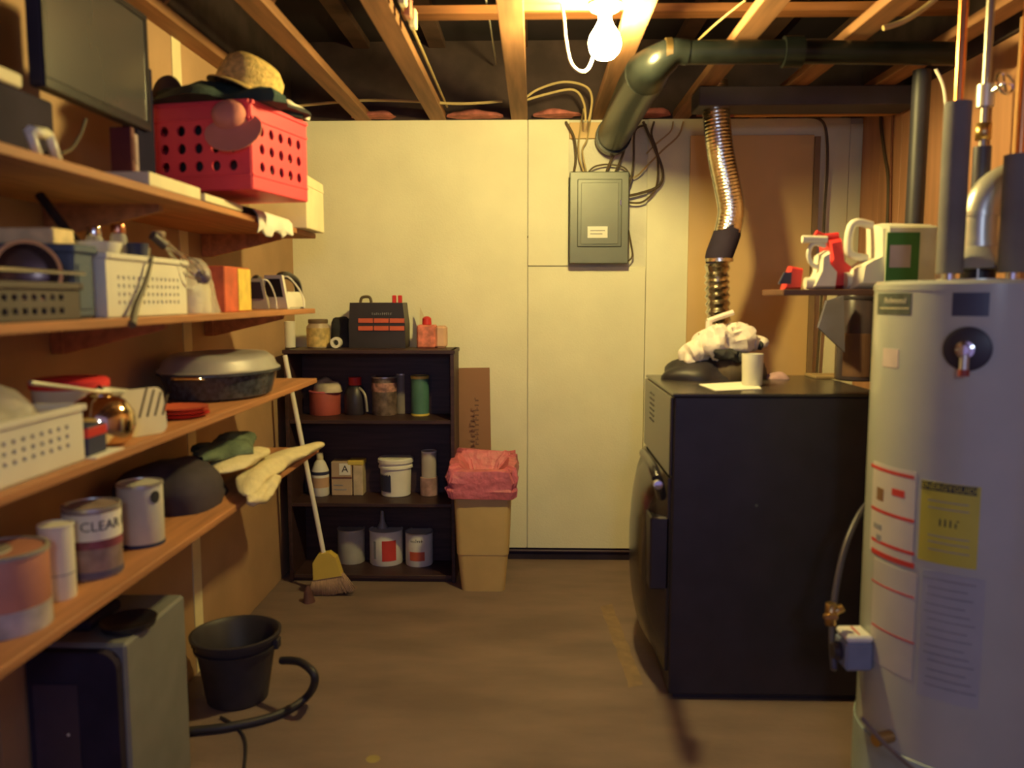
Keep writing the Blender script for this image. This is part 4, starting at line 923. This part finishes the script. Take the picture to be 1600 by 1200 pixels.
# electric panel
ex0, ex1, ez0, ez1 = xp(889, 4.6), xp(981, 4.6), zp(412, 4.6), zp(268, 4.6)
t = thing('breaker_panel', 'grey electric breaker panel with a closed door on the wall', 'breaker panel', ((ex0 + ex1) / 2, 4.65, ez0))
obj('box', MB().box(ex0 + .012, ex1 - .012, 4.62, WY - .001, ez0 + .012, ez1 - .012, .003), greyd, t)
obj('cover', MB().box(ex0, ex1, 4.606, 4.62, ez0, ez1, .005), greym, t)
dx0, dx1, dz0, dz1 = xp(901, 4.6), xp(970, 4.6), zp(386, 4.6), zp(280, 4.6)
dr = obj('door', MB().box(dx0, dx1, 4.598, 4.606, dz0, dz1, .004), greyd, t)
mb = MB().box(dx0 + .02, dx1 - .02, 4.594, 4.598, dz0 + .015, dz1 - .02, .003); obj('raised_field', mb, greym, dr)
obj('latch', MB().box(dx1 - .012, dx1 - .004, 4.590, 4.598, (dz0 + dz1) / 2 + .04, (dz0 + dz1) / 2 + .07, .002), chrome, dr)
lb = obj('label', MB().box(xp(917, 4.6), xp(948, 4.6), 4.592, 4.594, zp(372, 4.6), zp(354, 4.6), .0005), paper, t, 'small white label')
obj('printed_lines', MB().box(xp(921, 4.6), xp(944, 4.6), 4.591, 4.592, zp(361.5, 4.6), zp(360, 4.6), .0002).box(xp(921, 4.6), xp(940, 4.6), 4.591, 4.592, zp(366.5, 4.6), zp(365, 4.6), .0002), greyink, lb)
single('wood_block', MB().box(xp(888), xp(936), 4.69, WY, zp(217), zp(192), .002), tanboard, 'small tan wood block on the wall above the breaker panel', 'block')
# wires
WIRES = [
 ([(884, 190), (897, 215), (900, 245), (897, 268)], cablek, .007, 'dark cable entering the breaker panel at its left end'),
 ([(912, 170), (905, 215), (905, 245), (912, 268)], cablet, .005, 'tan cable dropping straight into the breaker panel top'),
 ([(925, 165), (918, 215), (910, 235), (916, 268)], cablet, .005, 'tan cable crossing the wood block into the panel'),
 ([(975, 205), (965, 230), (955, 250), (948, 268)], cablek, .008, 'thick dark cable from pipe end into the panel'),
 ([(990, 195), (978, 225), (972, 245), (962, 268)], cablek, .007, 'dark cable beside the thick one above the panel'),
 ([(1010, 195), (992, 205), (990, 250), (985, 285), (978, 295)], cablek, .006, 'dark cable looping into the panel upper right side'),
 ([(1005, 190), (1020, 225), (1035, 265), (1030, 290), (1000, 302), (980, 306)], cablek, .008, 'dark cable forming the wide loop right of the panel'),
 ([(1022, 190), (1018, 210), (1027, 240), (1026, 290), (1005, 315), (980, 316)], cablek, .006, 'dark cable of the inner loop right of the panel'),
 ([(1068, 190), (1060, 212), (1035, 235), (1010, 260), (995, 275), (978, 280)], cablet, .005, 'tan cable slanting down from the truss to the panel'),
 ([(1052, 190), (1048, 205), (1025, 225), (1010, 240)], cablet, .004, 'thin tan cable ending against the wall groove'),
 ([(920, 268), (930, 260), (950, 257), (975, 262), (985, 278), (980, 288)], cablek, .005, 'short dark cable arching over the panel top'),
 ([(982, 360), (985, 375), (988, 400), (978, 410)], cablek, .005, 'short dark cable at the lower right panel edge')]
for pts, m_, r, lab in WIRES:
    P = [at(a, c_, y=4.66 - .01 * (i % 2)) for i, (a, c_) in enumerate(pts)]
    single('electric_cable', MB().tube(P, r, 7, sub=5), m_, lab, 'cable', 'cables around the breaker panel')
for pts, lab in (([(815, 158), (840, 140), (880, 128), (915, 135), (925, 155), (920, 190)], 'upper tan cable arching from the truss to the panel'), ([(812, 160), (850, 148), (895, 140), (912, 160), (915, 190)], 'lower tan cable arching from the truss to the panel')):
    single('house_cable', MB().tube([at(a, c_, y=4.40) for a, c_ in pts], .006, 7, sub=6), cablet, lab, 'cable', 'tan cables arching under the trusses')
single('house_cable', MB().tube([at(460, 166, y=4.38), at(560, 157, y=4.38), at(640, 158, y=4.38), at(720, 162, y=4.38), at(785, 158, y=4.38)], .007, 7, sub=6), cablet, 'long pale cable slung under the trusses over the back wall', 'cable')
single('thin_wire', MB().tube([(at(729, 0, y=2.6).x, 2.6, H + .27), (at(729, 0, y=2.6).x, 4.6, H + .27)], .004, 6), cablew, 'thin grey wire stapled along the subfloor left of the bulb', 'wire')
single('truss_wire', MB().tube([(-.475, 2.4, H + .05), (-.47, 3.2, H + .05), (-.47, 3.9, H + .045), (-.475, 4.6, H + .05)], .006, 6, sub=4), cablet, 'tan wire running along the truss with the clips', 'wire')
for k in range(3):
    y = 2.85 + k * .12; single('wire_clip', MB().box(-.49 + .035, -.49 + .06, y, y + .05, H - .005, H + .06, .004), pinkcan if k == 1 else cream, ['nearest pale clip on the wire', 'middle salmon clip on the wire', 'farthest pale clip on the wire'][k] + ' left of the bulb', 'clip', 'clips along the truss wire')
# conduit at the right of back wall
single('wall_cable', MB().tube([at(1255, 182, y=4.66), at(1280, 186, y=4.66), at(1291, 205, y=4.66), at(1293, 260, y=4.66), at(1288, 340, y=4.66), at(1284, 460, y=4.66), at(1276, 585, y=4.66)], .0075, 8, sub=6), cablek, 'brown cable running down the wall right of the tan board', 'cable')
for pts, m_, r, lab in (([(1378, 150), (1376, 190), (1382, 240), (1388, 290), (1384, 400)], cablek, .008, 'thin dark cable bowing down the brown right wall'), ([(1398, 150), (1394, 200), (1392, 280), (1390, 400)], mat('redwire', (.22, .07, .03), .6), .006, 'thin reddish cable beside the dark one, right wall')):
    single('wall_cable', MB().tube([at(a, c_, x=WR - .018) for a, c_ in pts], r, 7, sub=5), m_, lab, 'cable')
# foil duct
D = [(1116, 128), (1120, 190), (1126, 240), (1136, 290), (1142, 330), (1136, 365), (1124, 398), (1120, 430), (1122, 500), (1122, 590)]
yd = 4.08
P = [at(a, c_, y=yd) for a, c_ in D]
t = thing('foil_duct', 'shiny ribbed foil duct dropping from the ceiling to the furnace', 'duct', P[-1])
def ribbed(P, R, period, amp, n=24):
    L_ = [0]; 
    fine = MB(); pts = []
    for i in range(len(P) - 1):
        p0, p1, p2, p3 = P[max(i - 1, 0)], P[i], P[i + 1], P[min(i + 2, len(P) - 1)]
        seg = max(2, int((p2 - p1).length / (period / 4)))
        for k in range(seg):
            u = k / seg; pts.append(.5 * ((2 * p1) + (p2 - p0) * u + (2 * p0 - 5 * p1 + 4 * p2 - p3) * u * u + (3 * p1 - p0 - 3 * p2 + p3) * u ** 3))
    pts.append(P[-1]); rad = [R + amp * (1, 0, -1, 0)[i % 4] for i in range(len(pts))]
    return MB().tube(pts, R, n, rad=rad)
obj('upper_hose', ribbed(P[:6], .064, .016, .0006), foil, t)
obj('lower_hose', ribbed(P[6:], .056, .034, .006), foil, t)
obj('joint_tape', MB().tube([P[5] + Vector((-.005, 0, .03)), P[5], P[6], P[6] + Vector((0, 0, -.02))], .066, 20, sub=3), darkmatte, t, 'black tape joint')
obj('clamp_ring', MB().tube([P[6] + Vector((0, 0, -.018)), P[6] + Vector((0, 0, -.034))], .068, 20), foil, t)
# black drain pipe
el = at(1020, 97, y=3.2)
zc = el.z
e_end = at(960, 205, y=4.62)
t = thing('drain_pipe', 'large glossy black drain pipe with elbow under the trusses', 'pipe', (el.x, 3.2, zc))
yh = 3.22
zr = at(1070, 82, y=yh).z; pm = at(1238, 81, y=yh); pr = at(1500, 84, y=yh)
pL = [Vector((el.x - .015, 4.62, zc - .005)), Vector((el.x - .01, 3.6, zc)), Vector((el.x, 3.36, zc + .002)), Vector((el.x + .02, 3.26, zc + .01)), Vector((el.x + .08, yh, zr)), Vector((el.x + .13, yh, zr))]
obj('rear_run', MB().tube([pL[0], pL[1], pL[2]], .086, 28), abs_, t)
obj('elbow', MB().tube(pL[2:], .10, 28, sub=6, rad=lambda u: .086 - .040 * min(1, u * 1.25)), abs_, t)
run = [pL[-1], Vector((pm.x, yh, pm.z)), Vector((pr.x, yh, pr.z))]
obj('cross_run', MB().tube([run[0], run[1]], .043, 24), abs_, t)
obj('far_run', MB().tube([run[1], run[2]], .042, 24), abs_, t)
obj('coupling', MB().tube([run[1] + Vector((-.035, 0, 0)), run[1] + Vector((.035, 0, 0))], .056, 24), abs_, t)
obj('end_cap', MB().tube([pL[0] + Vector((0, -.06, 0)), pL[0] + Vector((0, .02, 0))], .096, 24), abs_, t)
bp_ = at(1043, 72, y=yh).x
obj('brass_band', MB().tube([Vector((bp_ - .010, yh, zr)), Vector((bp_ + .014, yh, zr))], .052, 24), brass, t, 'yellow metal clamp')
lr = at(1092, 125, y=4.0)
single('dark_space_box', MB().box(lr.x, WR - .03, 3.98, 4.18, H - .09, H - .003, .004), mat('space_dark', (.05, .04, .055), .6), 'dark box added under the trusses at the right, filling dark ceiling space', 'duct')  # box added to fill the dark ceiling space; the foil duct ends here
# bulb fixture
LY = 3.0
bq = at(945, 68, y=LY)
bulb = Vector((bq.x, LY, bq.z)); LB = H + .038

t = thing('ceiling_lamp', 'bare glowing light bulb in a white holder under the trusses', 'lamp', (bulb.x, LY, LB))
obj('lamp_base', MB().lathe([(.055, 0), (.06, -.008), (.05, -.022), (.026, -.034)][::-1], 28, (bulb.x, LY, LB)), white, t)
obj('mounting_board', MB().box(TX[3] + .0, TX[4] + .0, LY - .07, LY + .07, LB, LB + .02, .002), pinex, t)
rb = .057
obj('bulb', MB().lathe([(.0001, -rb), (rb * .5, -rb * .87), (rb * .87, -rb * .5), (rb, 0), (rb * .87, rb * .5), (rb * .55, rb * 1.0), (.022, rb * 1.35), (.02, max(rb * 1.5, LB - .03 - bulb.z))], 20, tuple(bulb), cap=False), lampglow, t, 'glowing glass bulb')
P = [at(868, -30, y=3.0), at(880, 20, y=3.0), at(884, 60, y=3.0), at(892, 98, y=3.0), at(908, 112, y=3.0), at(922, 102, y=3.05), at(934, 60, y=3.1)]
single('lamp_cord', MB().tube(P, .0045, 8, sub=6), cablew, 'white cord drooping in a loop left of the bulb', 'cord')
single('overhead_cable', MB().tube([at(1380, 44, y=2.9), at(1410, 34, y=2.9), at(1445, 12, y=2.9), at(1475, -14, y=2.9)], .009, 8, sub=5), cablet, 'pale cable curving down from the trusses at the upper right', 'cable')
single('overhead_cable', MB().tube([at(1090, 64, y=3.4), at(1120, 36, y=3.3), at(1165, 0, y=3.2)], .004, 6, sub=4), cablet, 'thin pale cord slanting across the trusses over the black pipe', 'cable')
# ================================================================== RIGHT SIDE
sy0, sy1 = 2.80, 3.06
sz = at(1300, 452, y=2.8).z
t = thing('wall_shelf', 'small dark plank shelf holding detergent jugs by the heater', 'shelf', (1.3, 2.93, sz - .02))
obj('plank', MB().box(at(1224, 455, y=2.8).x, WR - .009, sy0, sy1, sz - .02, sz, .002), mat('shelf_dk', (.14, .06, .035), .6), t)
for yy in (2.9,): obj('bracket', MB().ngon([(WR - .009, sz - .02), (1.45, sz - .02), (1.45, sz - .035), (WR - .03, sz - .2), (WR - .009, sz - .2)], yy, yy + .02), dark, t)
def G(px, py, y=2.88): p = at(px, py, y=y); return (p.x, p.z)
def loop_handle(pts, y, r): return MB().tube([Vector((G(a, c_)[0], y, G(a, c_)[1])) for a, c_ in pts], r, 10, sub=5)
# white jug (large)
def jug_body(out, y0, y1):
    pts = [G(a, c_) for a, c_ in out]; zmin = min(p[1] for p in pts)
    return [(p[0], p[1] - zmin + sz) for p in pts]
def rounded(pts, y0, y1, k=.82):
    """outline lofted in depth: shrink at both faces -> pillowy jug body"""
    cx = sum(p[0] for p in pts) / len(pts); cz = sum(p[1] for p in pts) / len(pts); lowz = min(p[1] for p in pts); rows = []
    for u, s_ in ((0, k), (.12, .94), (.3, 1), (.7, 1), (.88, .94), (1, k)):
        rows.append([(cx + (p[0] - cx) * s_, y0 + (y1 - y0) * u, max(lowz, cz + (p[1] - cz) * s_)) for p in pts])
    return MB().grid(rows, True, True)
t = thing('detergent_jug', 'large white jug with square handle hole lying on its side', 'jug', (1.2, 2.9, sz))
o1 = jug_body([(1326, 446), (1332, 414), (1348, 404), (1364, 397), (1364, 346), (1375, 343), (1450, 345), (1470, 352), (1472, 446)], 0, 0)
obj('body', rounded(o1, 2.82, 2.96), white, t)
obj('handle', loop_handle([(1364, 352), (1340, 347), (1330, 358), (1327, 385), (1332, 398), (1356, 404)], 2.89, .014), white, t)
obj('ribbed_cap', MB().tube([Vector((G(1322, 438)[0], 2.89, sz + .03)), Vector((G(1345, 438)[0], 2.89, sz + .032))], .029, 14), white, t)
t = thing('red_jug', 'orange red jug squeezed between the two white jugs', 'jug', (1.05, 2.93, sz))
obj('body', rounded(jug_body([(1290, 446), (1345, 446), (1348, 420), (1325, 400), (1320, 362), (1300, 366), (1305, 395), (1296, 420)], 0, 0), 2.90, 3.03), redp, t)
obj('handle', loop_handle([(1318, 366), (1295, 368), (1282, 362)], 2.93, .011), redp, t)
t = thing('white_jug', 'small white jug with round loop handle, left of the red jug', 'jug', (.98, 2.87, sz))
obj('body', rounded(jug_body([(1262, 446), (1300, 446), (1303, 420), (1290, 405), (1290, 385), (1278, 392), (1276, 418)], 0, 0), 2.83, 2.93), white, t)
obj('handle', loop_handle([(1288, 385), (1270, 381), (1262, 395), (1266, 412), (1280, 420)], 2.87, .008), white, t)
obj('spout', MB().tube([Vector((G(1290, 375)[0], 2.87, G(1290, 375)[1])), Vector((G(1252, 374)[0], 2.87, G(1252, 374)[1]))], .013, 12), white, t)
obj('ribbed_cap', MB().tube([Vector((G(1255, 438)[0], 2.86, sz + .021)), Vector((G(1268, 438)[0], 2.86, sz + .021))], .02, 14), white, t)
t = thing('red_box', 'red container with a dark face at the shelf left end', 'container', (.94, 2.95, sz))
obj('body', rounded(jug_body([(1233, 446), (1262, 446), (1266, 412), (1246, 408)], 0, 0), 2.94, 3.0), redc, t)
obj('dark_face', MB().ngon([(G(1238, 0)[0], sz + .02), (G(1258, 0)[0], sz + .02), (G(1259, 0)[0], sz + .06), (G(1247, 0)[0], sz + .06)], 2.925, 2.94), bluedk, t)
t = thing('green_bottle', 'clear rounded bottle with a large green label by the heater', 'bottle', (1.3, 2.82, sz))
g0, g1 = at(1383, 440, y=2.80).x, at(1464, 440, y=2.80).x
obj('body', MB().box(g0, g1, 2.80 - .0, 2.818, sz, at(1400, 352, y=2.8).z, .008), mat('bottle_pale', (.66, .66, .52), .3), t)
obj('label', MB().box(at(1403, 0, y=2.8).x, at(1456, 0, y=2.8).x, 2.797, 2.80, sz + .012, at(1430, 363, y=2.8).z, .0008), green, t, 'green label')
obj('label_window', MB().box(at(1408, 0, y=2.8).x, at(1442, 0, y=2.8).x, 2.7955, 2.797, at(1425, 418, y=2.8).z, at(1425, 383, y=2.8).z, .0005), mat('label_lilac', (.42, .36, .40), .6), t)
# insulated/dark pipes on right wall
single('vent_stack', MB().tube([at(1441, 110, y=3.35), at(1428, 350, y=3.35), at(1420, 560, y=3.35), (at(1420, 560, y=3.35).x, 3.35, .003)], .034, 18), mat('stack', (.03, .028, .04), .5), 'dark vertical pipe standing before the brown right wall', 'pipe')
single('wall_stud', MB().box(WR - .10, WR - .062, 2.98, 3.07, .002, H, .002), mat('stud', (.46, .24, .10), .7, var=.25, scale=1.2, stretch=WOODZ), 'upright pine stud beside the brown right wall', 'stud')
single('wall_stud', MB().box(WR - .10, WR - .062, 2.42, 2.51, .002, H, .002), mat('stud', (.46, .24, .10)), 'upright pine stud behind the water heater pipes', 'stud')
single('wall_cable', MB().tube([at(1462, 108, y=3.2), at(1475, 140, y=3.2), at(1478, 200, y=3.2), at(1473, 300, y=3.2)], .006, 7, sub=5), cablew, 'pale cable hanging between the pine stud and heater pipes', 'cable')
# ------------------------------------------------------------------ water heater
HX, HY, HR = 1.262, 2.36, .288
hz = at(1500, 436, y=HY - HR * .98).z
hc3 = (HX, HY, 0)
t = thing('water_heater', 'tall cylindrical white gas water heater at the right edge', 'water heater', hc3)
prof = [(HR * .97, 0), (HR * .97, .05), (HR, .055), (HR, hz - .026), (HR + .002, hz - .026), (HR + .002, hz - .010), (HR * .975, hz), (.0001, hz)]
obj('tank', MB().lathe(prof, 96, hc3), heaterm, t)
def th_at(px, R=HR):
    """angle on the tank seen at a pixel column (at mid height)"""
    d = CM @ Vector(((px - 800) / FPX, -(600 - 600) / FPX, -1)); d.z = 0; d.normalize()
    o_ = Vector((0, 0, 0)) - Vector((HX, HY, 0)); bq_ = o_.dot(d); cq = o_.dot(o_) - R * R; disc = max(0, bq_ * bq_ - cq)
    p = o_ + d * (-bq_ - math.sqrt(disc)); return math.atan2(p.y, p.x)
def hz_at(px, py):
    d = CM @ Vector(((px - 800) / FPX, -(py - 600) / FPX, -1)); o_ = Vector((-HX, -HY)); dd = Vector((d.x, d.y)); A_ = dd.dot(dd); B2 = o_.dot(dd); C2 = o_.dot(o_) - HR * HR
    disc = max(0, B2 * B2 - A_ * C2); tt = (-B2 - math.sqrt(disc)) / A_; return math.atan2(o_.y + dd.y * tt, o_.x + dd.x * tt) % (2 * PI), CAMZ + d.z * tt
def hpatch(name, px0, py0, px1, py1, m, lab=None, t_=.0012):
    mx_ = (px0 + px1) / 2; my_ = (py0 + py1) / 2
    a0, _ = hz_at(px0, my_); a1, _ = hz_at(px1, my_); _, z1 = hz_at(mx_, py0); _, z0 = hz_at(mx_, py1)
    return obj(name, patch(hc3, HR, a0, a1, z0, z1, t_, 12), m, t, lab)
lbd = mat('label_dark', (.07, .085, .075), .5, var=.3, scale=30)
hpatch('maker_plate', 1372, 458, 1424, 492, lbd, 'dark plate with pale lettering')
a0, zz = hz_at(1398, 470); 
obj('maker_lettering', wrap(textmb('Richmond', .022), (HX, HY, zz), HR + .002, a0), cream, t)
hpatch('maker_plate_strip', 1376, 481, 1420, 482.5, cream, t_=.0018)
hpatch('rating_plate', 1488, 457, 1546, 494, mat('label_navy', (.06, .07, .11), .35), 'dark navy plate')
hpatch('small_sticker', 1380, 545, 1404, 574, mat('sticker_pink', (.62, .50, .47), .6), 'small pinkish sticker')
wl_ = mat('warning_white', (.60, .55, .50), .6, var=.06)
hpatch('warning_label', 1362, 730, 1429, 875, wl_, 'white warning label with red bars')
# slanted look comes from the tank's curve; red bars
for (y0, h_) in ((728, 5), (795, 5), (845, 5), (862, 8)):
    hpatch('red_bar', 1362, y0 + 8, 1429, y0 + 8 + h_, redink, t_=.002)
hpatch('pictogram', 1371, 762, 1381, 782, mat('picto_brown', (.25, .13, .06), .6), t_=.002)
hpatch('pictogram', 1394, 765, 1414, 776, redink, t_=.002)
hpatch('pictogram', 1366, 818, 1378, 826, greyink, t_=.002); hpatch('pictogram', 1370, 835, 1377, 846, greyink, t_=.002)
hpatch('instruction_label', 1362, 885, 1429, 1050, mat('instr', (.52, .49, .46), .6, var=.05), 'pale instruction sheet')
for y0 in (915, 985): hpatch('red_line', 1362, y0 + 6, 1429, y0 + 8.5, redink, t_=.002)
hpatch('energy_label', 1437, 756, 1530, 884, yellow, 'yellow energy label')
hpatch('energy_header', 1440, 757, 1528, 770, ink, t_=.002)
a0, zz = hz_at(1484, 764); obj('energy_lettering', wrap(textmb('ENERGYGUIDE', .021, .0004), (HX, HY, zz), HR + .0024, a0), yellow, t)
a0, zz = hz_at(1484, 818); obj('energy_figures', wrap(marks(.05, .022, 4, 5), (HX, HY, zz), HR + .0016, a0), ink, t)
for y0 in (785, 796, 840, 850, 862): hpatch('energy_line', 1450, y0, 1515, y0 + 1.6, greyink, t_=.0016)
hpatch('text_sheet', 1437, 898, 1535, 1100, mat('textsheet', (.40, .41, .43), .6, var=.05), 'blue grey sheet of fine print')
for k in range(14): hpatch('text_line', 1442 + (k * 7) % 9, 908 + k * 13, 1526 - (k * 13) % 21, 910.2 + k * 13, greyink, t_=.002)
# T&P valve
a0, zz = hz_at(1512, 545); dv = Vector((math.cos(a0), math.sin(a0), 0)); base = Vector((HX, HY, zz)) + dv * HR
Q = dv.to_track_quat('Z', 'Y').to_matrix().to_4x4(); M = Matrix.Translation(base) @ Q
obj('valve_escutcheon', MB().lathe([(.052, -.004), (.056, .0), (.056, .006), (.045, .010), (.0001, .011)], 36, M=M), dark, t, 'black round plate')
obj('relief_valve', MB().lathe([(.016, .008), (.017, .03), (.022, .032), (.022, .048), (.014, .05), (.012, .065), (.0001, .066)], 20, M=M), chrome, t, 'chrome relief valve')
obj('valve_outlet', MB().tube([base + dv * .04, base + dv * .042 + Vector((0, 0, -.05))], .011, 12), silver, t)
obj('outlet_ring', MB().tube([base + dv * .042 + Vector((0, 0, -.05)), base + dv * .042 + Vector((0, 0, -.066))], .013, 12), mat('redring', (.3, .05, .04), .5), t)  # red ring on the end of the valve outlet
# gas control
a0, zz = hz_at(1345, 1085); a0 = hz_at(1352, 1085)[0]; dv = Vector((math.cos(a0), math.sin(a0), 0)); sd = Vector((-dv.y, dv.x, 0))
gz = at(1335, 1090, y=HY - .32).z
gcn = Vector((HX, HY, gz)) + dv * (HR + .045)
MG = Matrix(((sd.x, dv.x, 0, gcn.x), (sd.y, dv.y, 0, gcn.y), (0, 0, 1, gcn.z), (0, 0, 0, 1)))
obj('gas_control', MB().box(-.045, .045, -.045, .035, -.055, .03, .008, M=MG), mat('control_blue', (.22, .26, .36), .45), t, 'blue grey gas control box')
obj('control_top', MB().box(-.043, .043, -.043, .033, .03, .05, .006, M=MG), whitem, t, 'white top of the control')
obj('control_mark', MB().box(-.03, .03, -.01, -.004, .0502, .0515, .0003, M=MG), redink, t)
obj('control_dial', MB().lathe([(.026, 0), (.028, .01), (.02, .022), (.0001, .023)], 20, M=MG @ Matrix.Translation((0, .035, -.01)) @ Matrix.Rotation(-PI / 2, 4, 'X')), dark, t)
obj('drain_valve', MB().tube([Vector((HX, HY, 0)) + Vector((math.cos(hz_at(1392, 1150)[0]), math.sin(hz_at(1392, 1150)[0]), 0)) * (HR + .0) + Vector((0, 0, hz_at(1392, 1150)[1])), Vector((HX, HY, 0)) + Vector((math.cos(hz_at(1392, 1150)[0]), math.sin(hz_at(1392, 1150)[0]), 0)) * (HR + .06) + Vector((0, 0, hz_at(1392, 1150)[1]))], .017, 14), brass, t)
obj('burner_tube', MB().tube([at(1345, 1120, y=2.08), at(1385, 1165, y=2.07), at(1430, 1205, y=2.06)], .006, 8, sub=3), mat('tubing', (.25, .22, .2), .4, metal=.6), t)
obj('base_skirt', MB().lathe([(HR + .002, .03), (HR + .006, .032), (HR + .006, .26), (HR + .002, .262)], 64, hc3, cap=False), mat('skirt_teal', (.36, .45, .43), .4), t)
# flexible gas line
p1 = gcn + dv * .0 - sd * .05
gl = [gcn + sd * .045, at(1302, 1040, y=2.42), at(1300, 985, y=2.5), at(1305, 930, y=2.55), at(1318, 860, y=2.6), at(1345, 800, y=2.66)]
gl = [gcn + Vector((-.045, .03, .0)), at(1303, 1045, y=2.36), at(1300, 985, y=2.42), at(1306, 920, y=2.48), at(1322, 850, y=2.55), at(1345, 800, y=2.62), at(1365, 780, y=2.66)]
single('gas_hose', MB().tube(gl, .010, 10, sub=6), mat('hose_gas', (.06, .05, .075), .4), 'dark flexible gas line curving beside the heater', 'hose')
q = at(1298, 958, y=2.36)
t2 = thing('gas_shutoff', 'brass shut-off valve on the gas line before the furnace', 'valve', q)
obj('valve_body', MB().tube([q + Vector((0, 0, -.035)), q + Vector((0, 0, .03))], .016, 6), brass, t2)
obj('valve_lever', MB().box(q.x - .03, q.x + .01, q.y - .035, q.y - .02, q.z - .008, q.z + .008, .003), brass, t2)
obj('side_nut', MB().tube([q + Vector((0, 0, 0)), q + Vector((.035, 0, .018))], .012, 6), brass, t2)
# heater top: draft hood + flue
fc = at(1528, 430, y=HY); FXc = fc.x
hood = thing('flue_pipe', 'pale metal draft hood and elbow rising from the heater', 'flue', (FXc, HY, hz))
for k in range(4):
    a = PI / 4 + k * PI / 2 + .3; obj('hood_leg', MB().box(-.006, .006, -.002, .002, 0, .035, .0005, M=Matrix.Translation((FXc + .085 * math.cos(a), HY + .085 * math.sin(a), hz)) @ Matrix.Rotation(a, 4, 'Z')), galv, hood)
obj('draft_hood', MB().lathe([(.10, .033), (.104, .035), (.10, .043), (.062, .085), (.052, .095), (.052, .11)], 36, (FXc, HY, hz)), galv, hood)
obj('flue_stub', MB().lathe([(.045, 0), (.045, .036)], 24, (FXc, HY, hz)), dark, hood)
obj('hood_collar', MB().lathe([(.10, .0), (.104, .001), (.104, .006), (.045, .007)], 36, (FXc, HY, hz)), galv, hood)
E = [Vector((FXc, HY, hz + .10)), Vector((FXc, HY, hz + .19)), Vector((FXc + .02, HY, hz + .24)), Vector((FXc + .07, HY + .0, hz + .275)), Vector((FXc + .16, HY + .02, hz + .29)), Vector((WR - .02, HY + .04, hz + .30))]
obj('elbow', MB().tube(E, .047, 24, sub=4), galv, hood)
obj('seam_ring', MB().tube([E[1] + Vector((0, 0, -.012)), E[1]], .051, 24), galv, hood)
# water pipes
def vpipe(px, py0, py1, y, r): return MB().tube([at(px[0], py0, y=y), at(px[1], py1, y=y)], r, 20)
cx_, cy_ = at(1490, 300, y=2.30).x, 2.30
t3 = thing('cold_pipe', 'copper pipe with thick grey foam sleeve at heater left', 'pipe', (cx_, cy_, hz))
zs = at(1512, 160, y=cy_).z
obj('foam_sleeve', MB().tube([(cx_, cy_, hz + .02), (cx_, cy_, zs)], .034, 22), insul, t3, 'grey foam sleeve')
obj('copper_riser', MB().tube([(cx_, cy_, zs - .01), (cx_, cy_, CE - .04)], .0115, 14), copper, t3, 'bright copper riser')
obj('nipple', MB().tube([(cx_, cy_, hz - .002), (cx_, cy_, hz + .025)], .016, 12), chrome, t3)
cx2, cy2 = at(1558, 250, y=2.36).x, 2.44
t3 = thing('hot_pipe', 'dark pipe with chrome fittings right of the copper riser', 'pipe', (cx2, cy2, hz))
zv = at(1560, 150, y=cy2).z
obj('lower_pipe', MB().tube([(cx2, cy2, hz - .002), (cx2, cy2, zv - .14)], .024, 18), mat('pipe_navy', (.05, .045, .07), .4), t3)
obj('riser', MB().tube([(cx2, cy2, zv - .15), (cx2, cy2, CE - .04)], .011, 14), mat('pipe_steel', (.35, .32, .28), .35, metal=.8), t3)
obj('union', MB().tube([(cx2, cy2, zv - .12), (cx2, cy2, zv - .075)], .022, 8), brass, t3)
obj('gate_valve', MB().tube([(cx2, cy2, zv - .03), (cx2, cy2, zv + .03)], .024, 14), silver, t3)
hw = Vector((cx2 + .02, cy2 - .06, zv + .02))
obj('valve_stem', MB().tube([(cx2, cy2, zv), hw], .007, 10), chrome, t3)
Mh = Matrix.Translation(hw) @ Vector((.3, -.8, .2)).to_track_quat('Z', 'Y').to_matrix().to_4x4()
mb = MB()
ring = [Vector((.03 * math.cos(2 * PI * k / 24), .03 * math.sin(2 * PI * k / 24), 0)) for k in range(25)]
mb.tube(ring, .0045, 8)
for k in range(4): mb.tube([Vector((0, 0, 0)), Vector((.03 * math.cos(k * PI / 2), .03 * math.sin(k * PI / 2), 0))], .004, 6)
obj('hand_wheel', mb.xf(Mh), chrome, t3, 'chrome spoked hand wheel')
cx4, cy4 = at(1588, 330, y=2.22).x, 2.22
t3 = thing('sleeved_pipe', 'thick grey foam sleeved pipe at the right frame edge', 'pipe', (cx4, cy4, hz))
obj('foam_sleeve', MB().tube([(cx4, cy4, hz + .02), (cx4, cy4, at(1588, 242, y=cy4).z)], .036, 22), insul, t3)
obj('copper_riser', MB().tube([(cx4, cy4, at(1588, 250, y=cy4).z), (cx4, cy4, CE - .04)], .0115, 14), copper, t3)
obj('nipple', MB().tube([(cx4, cy4, hz - .002), (cx4, cy4, hz + .025)], .016, 12), chrome, t3)
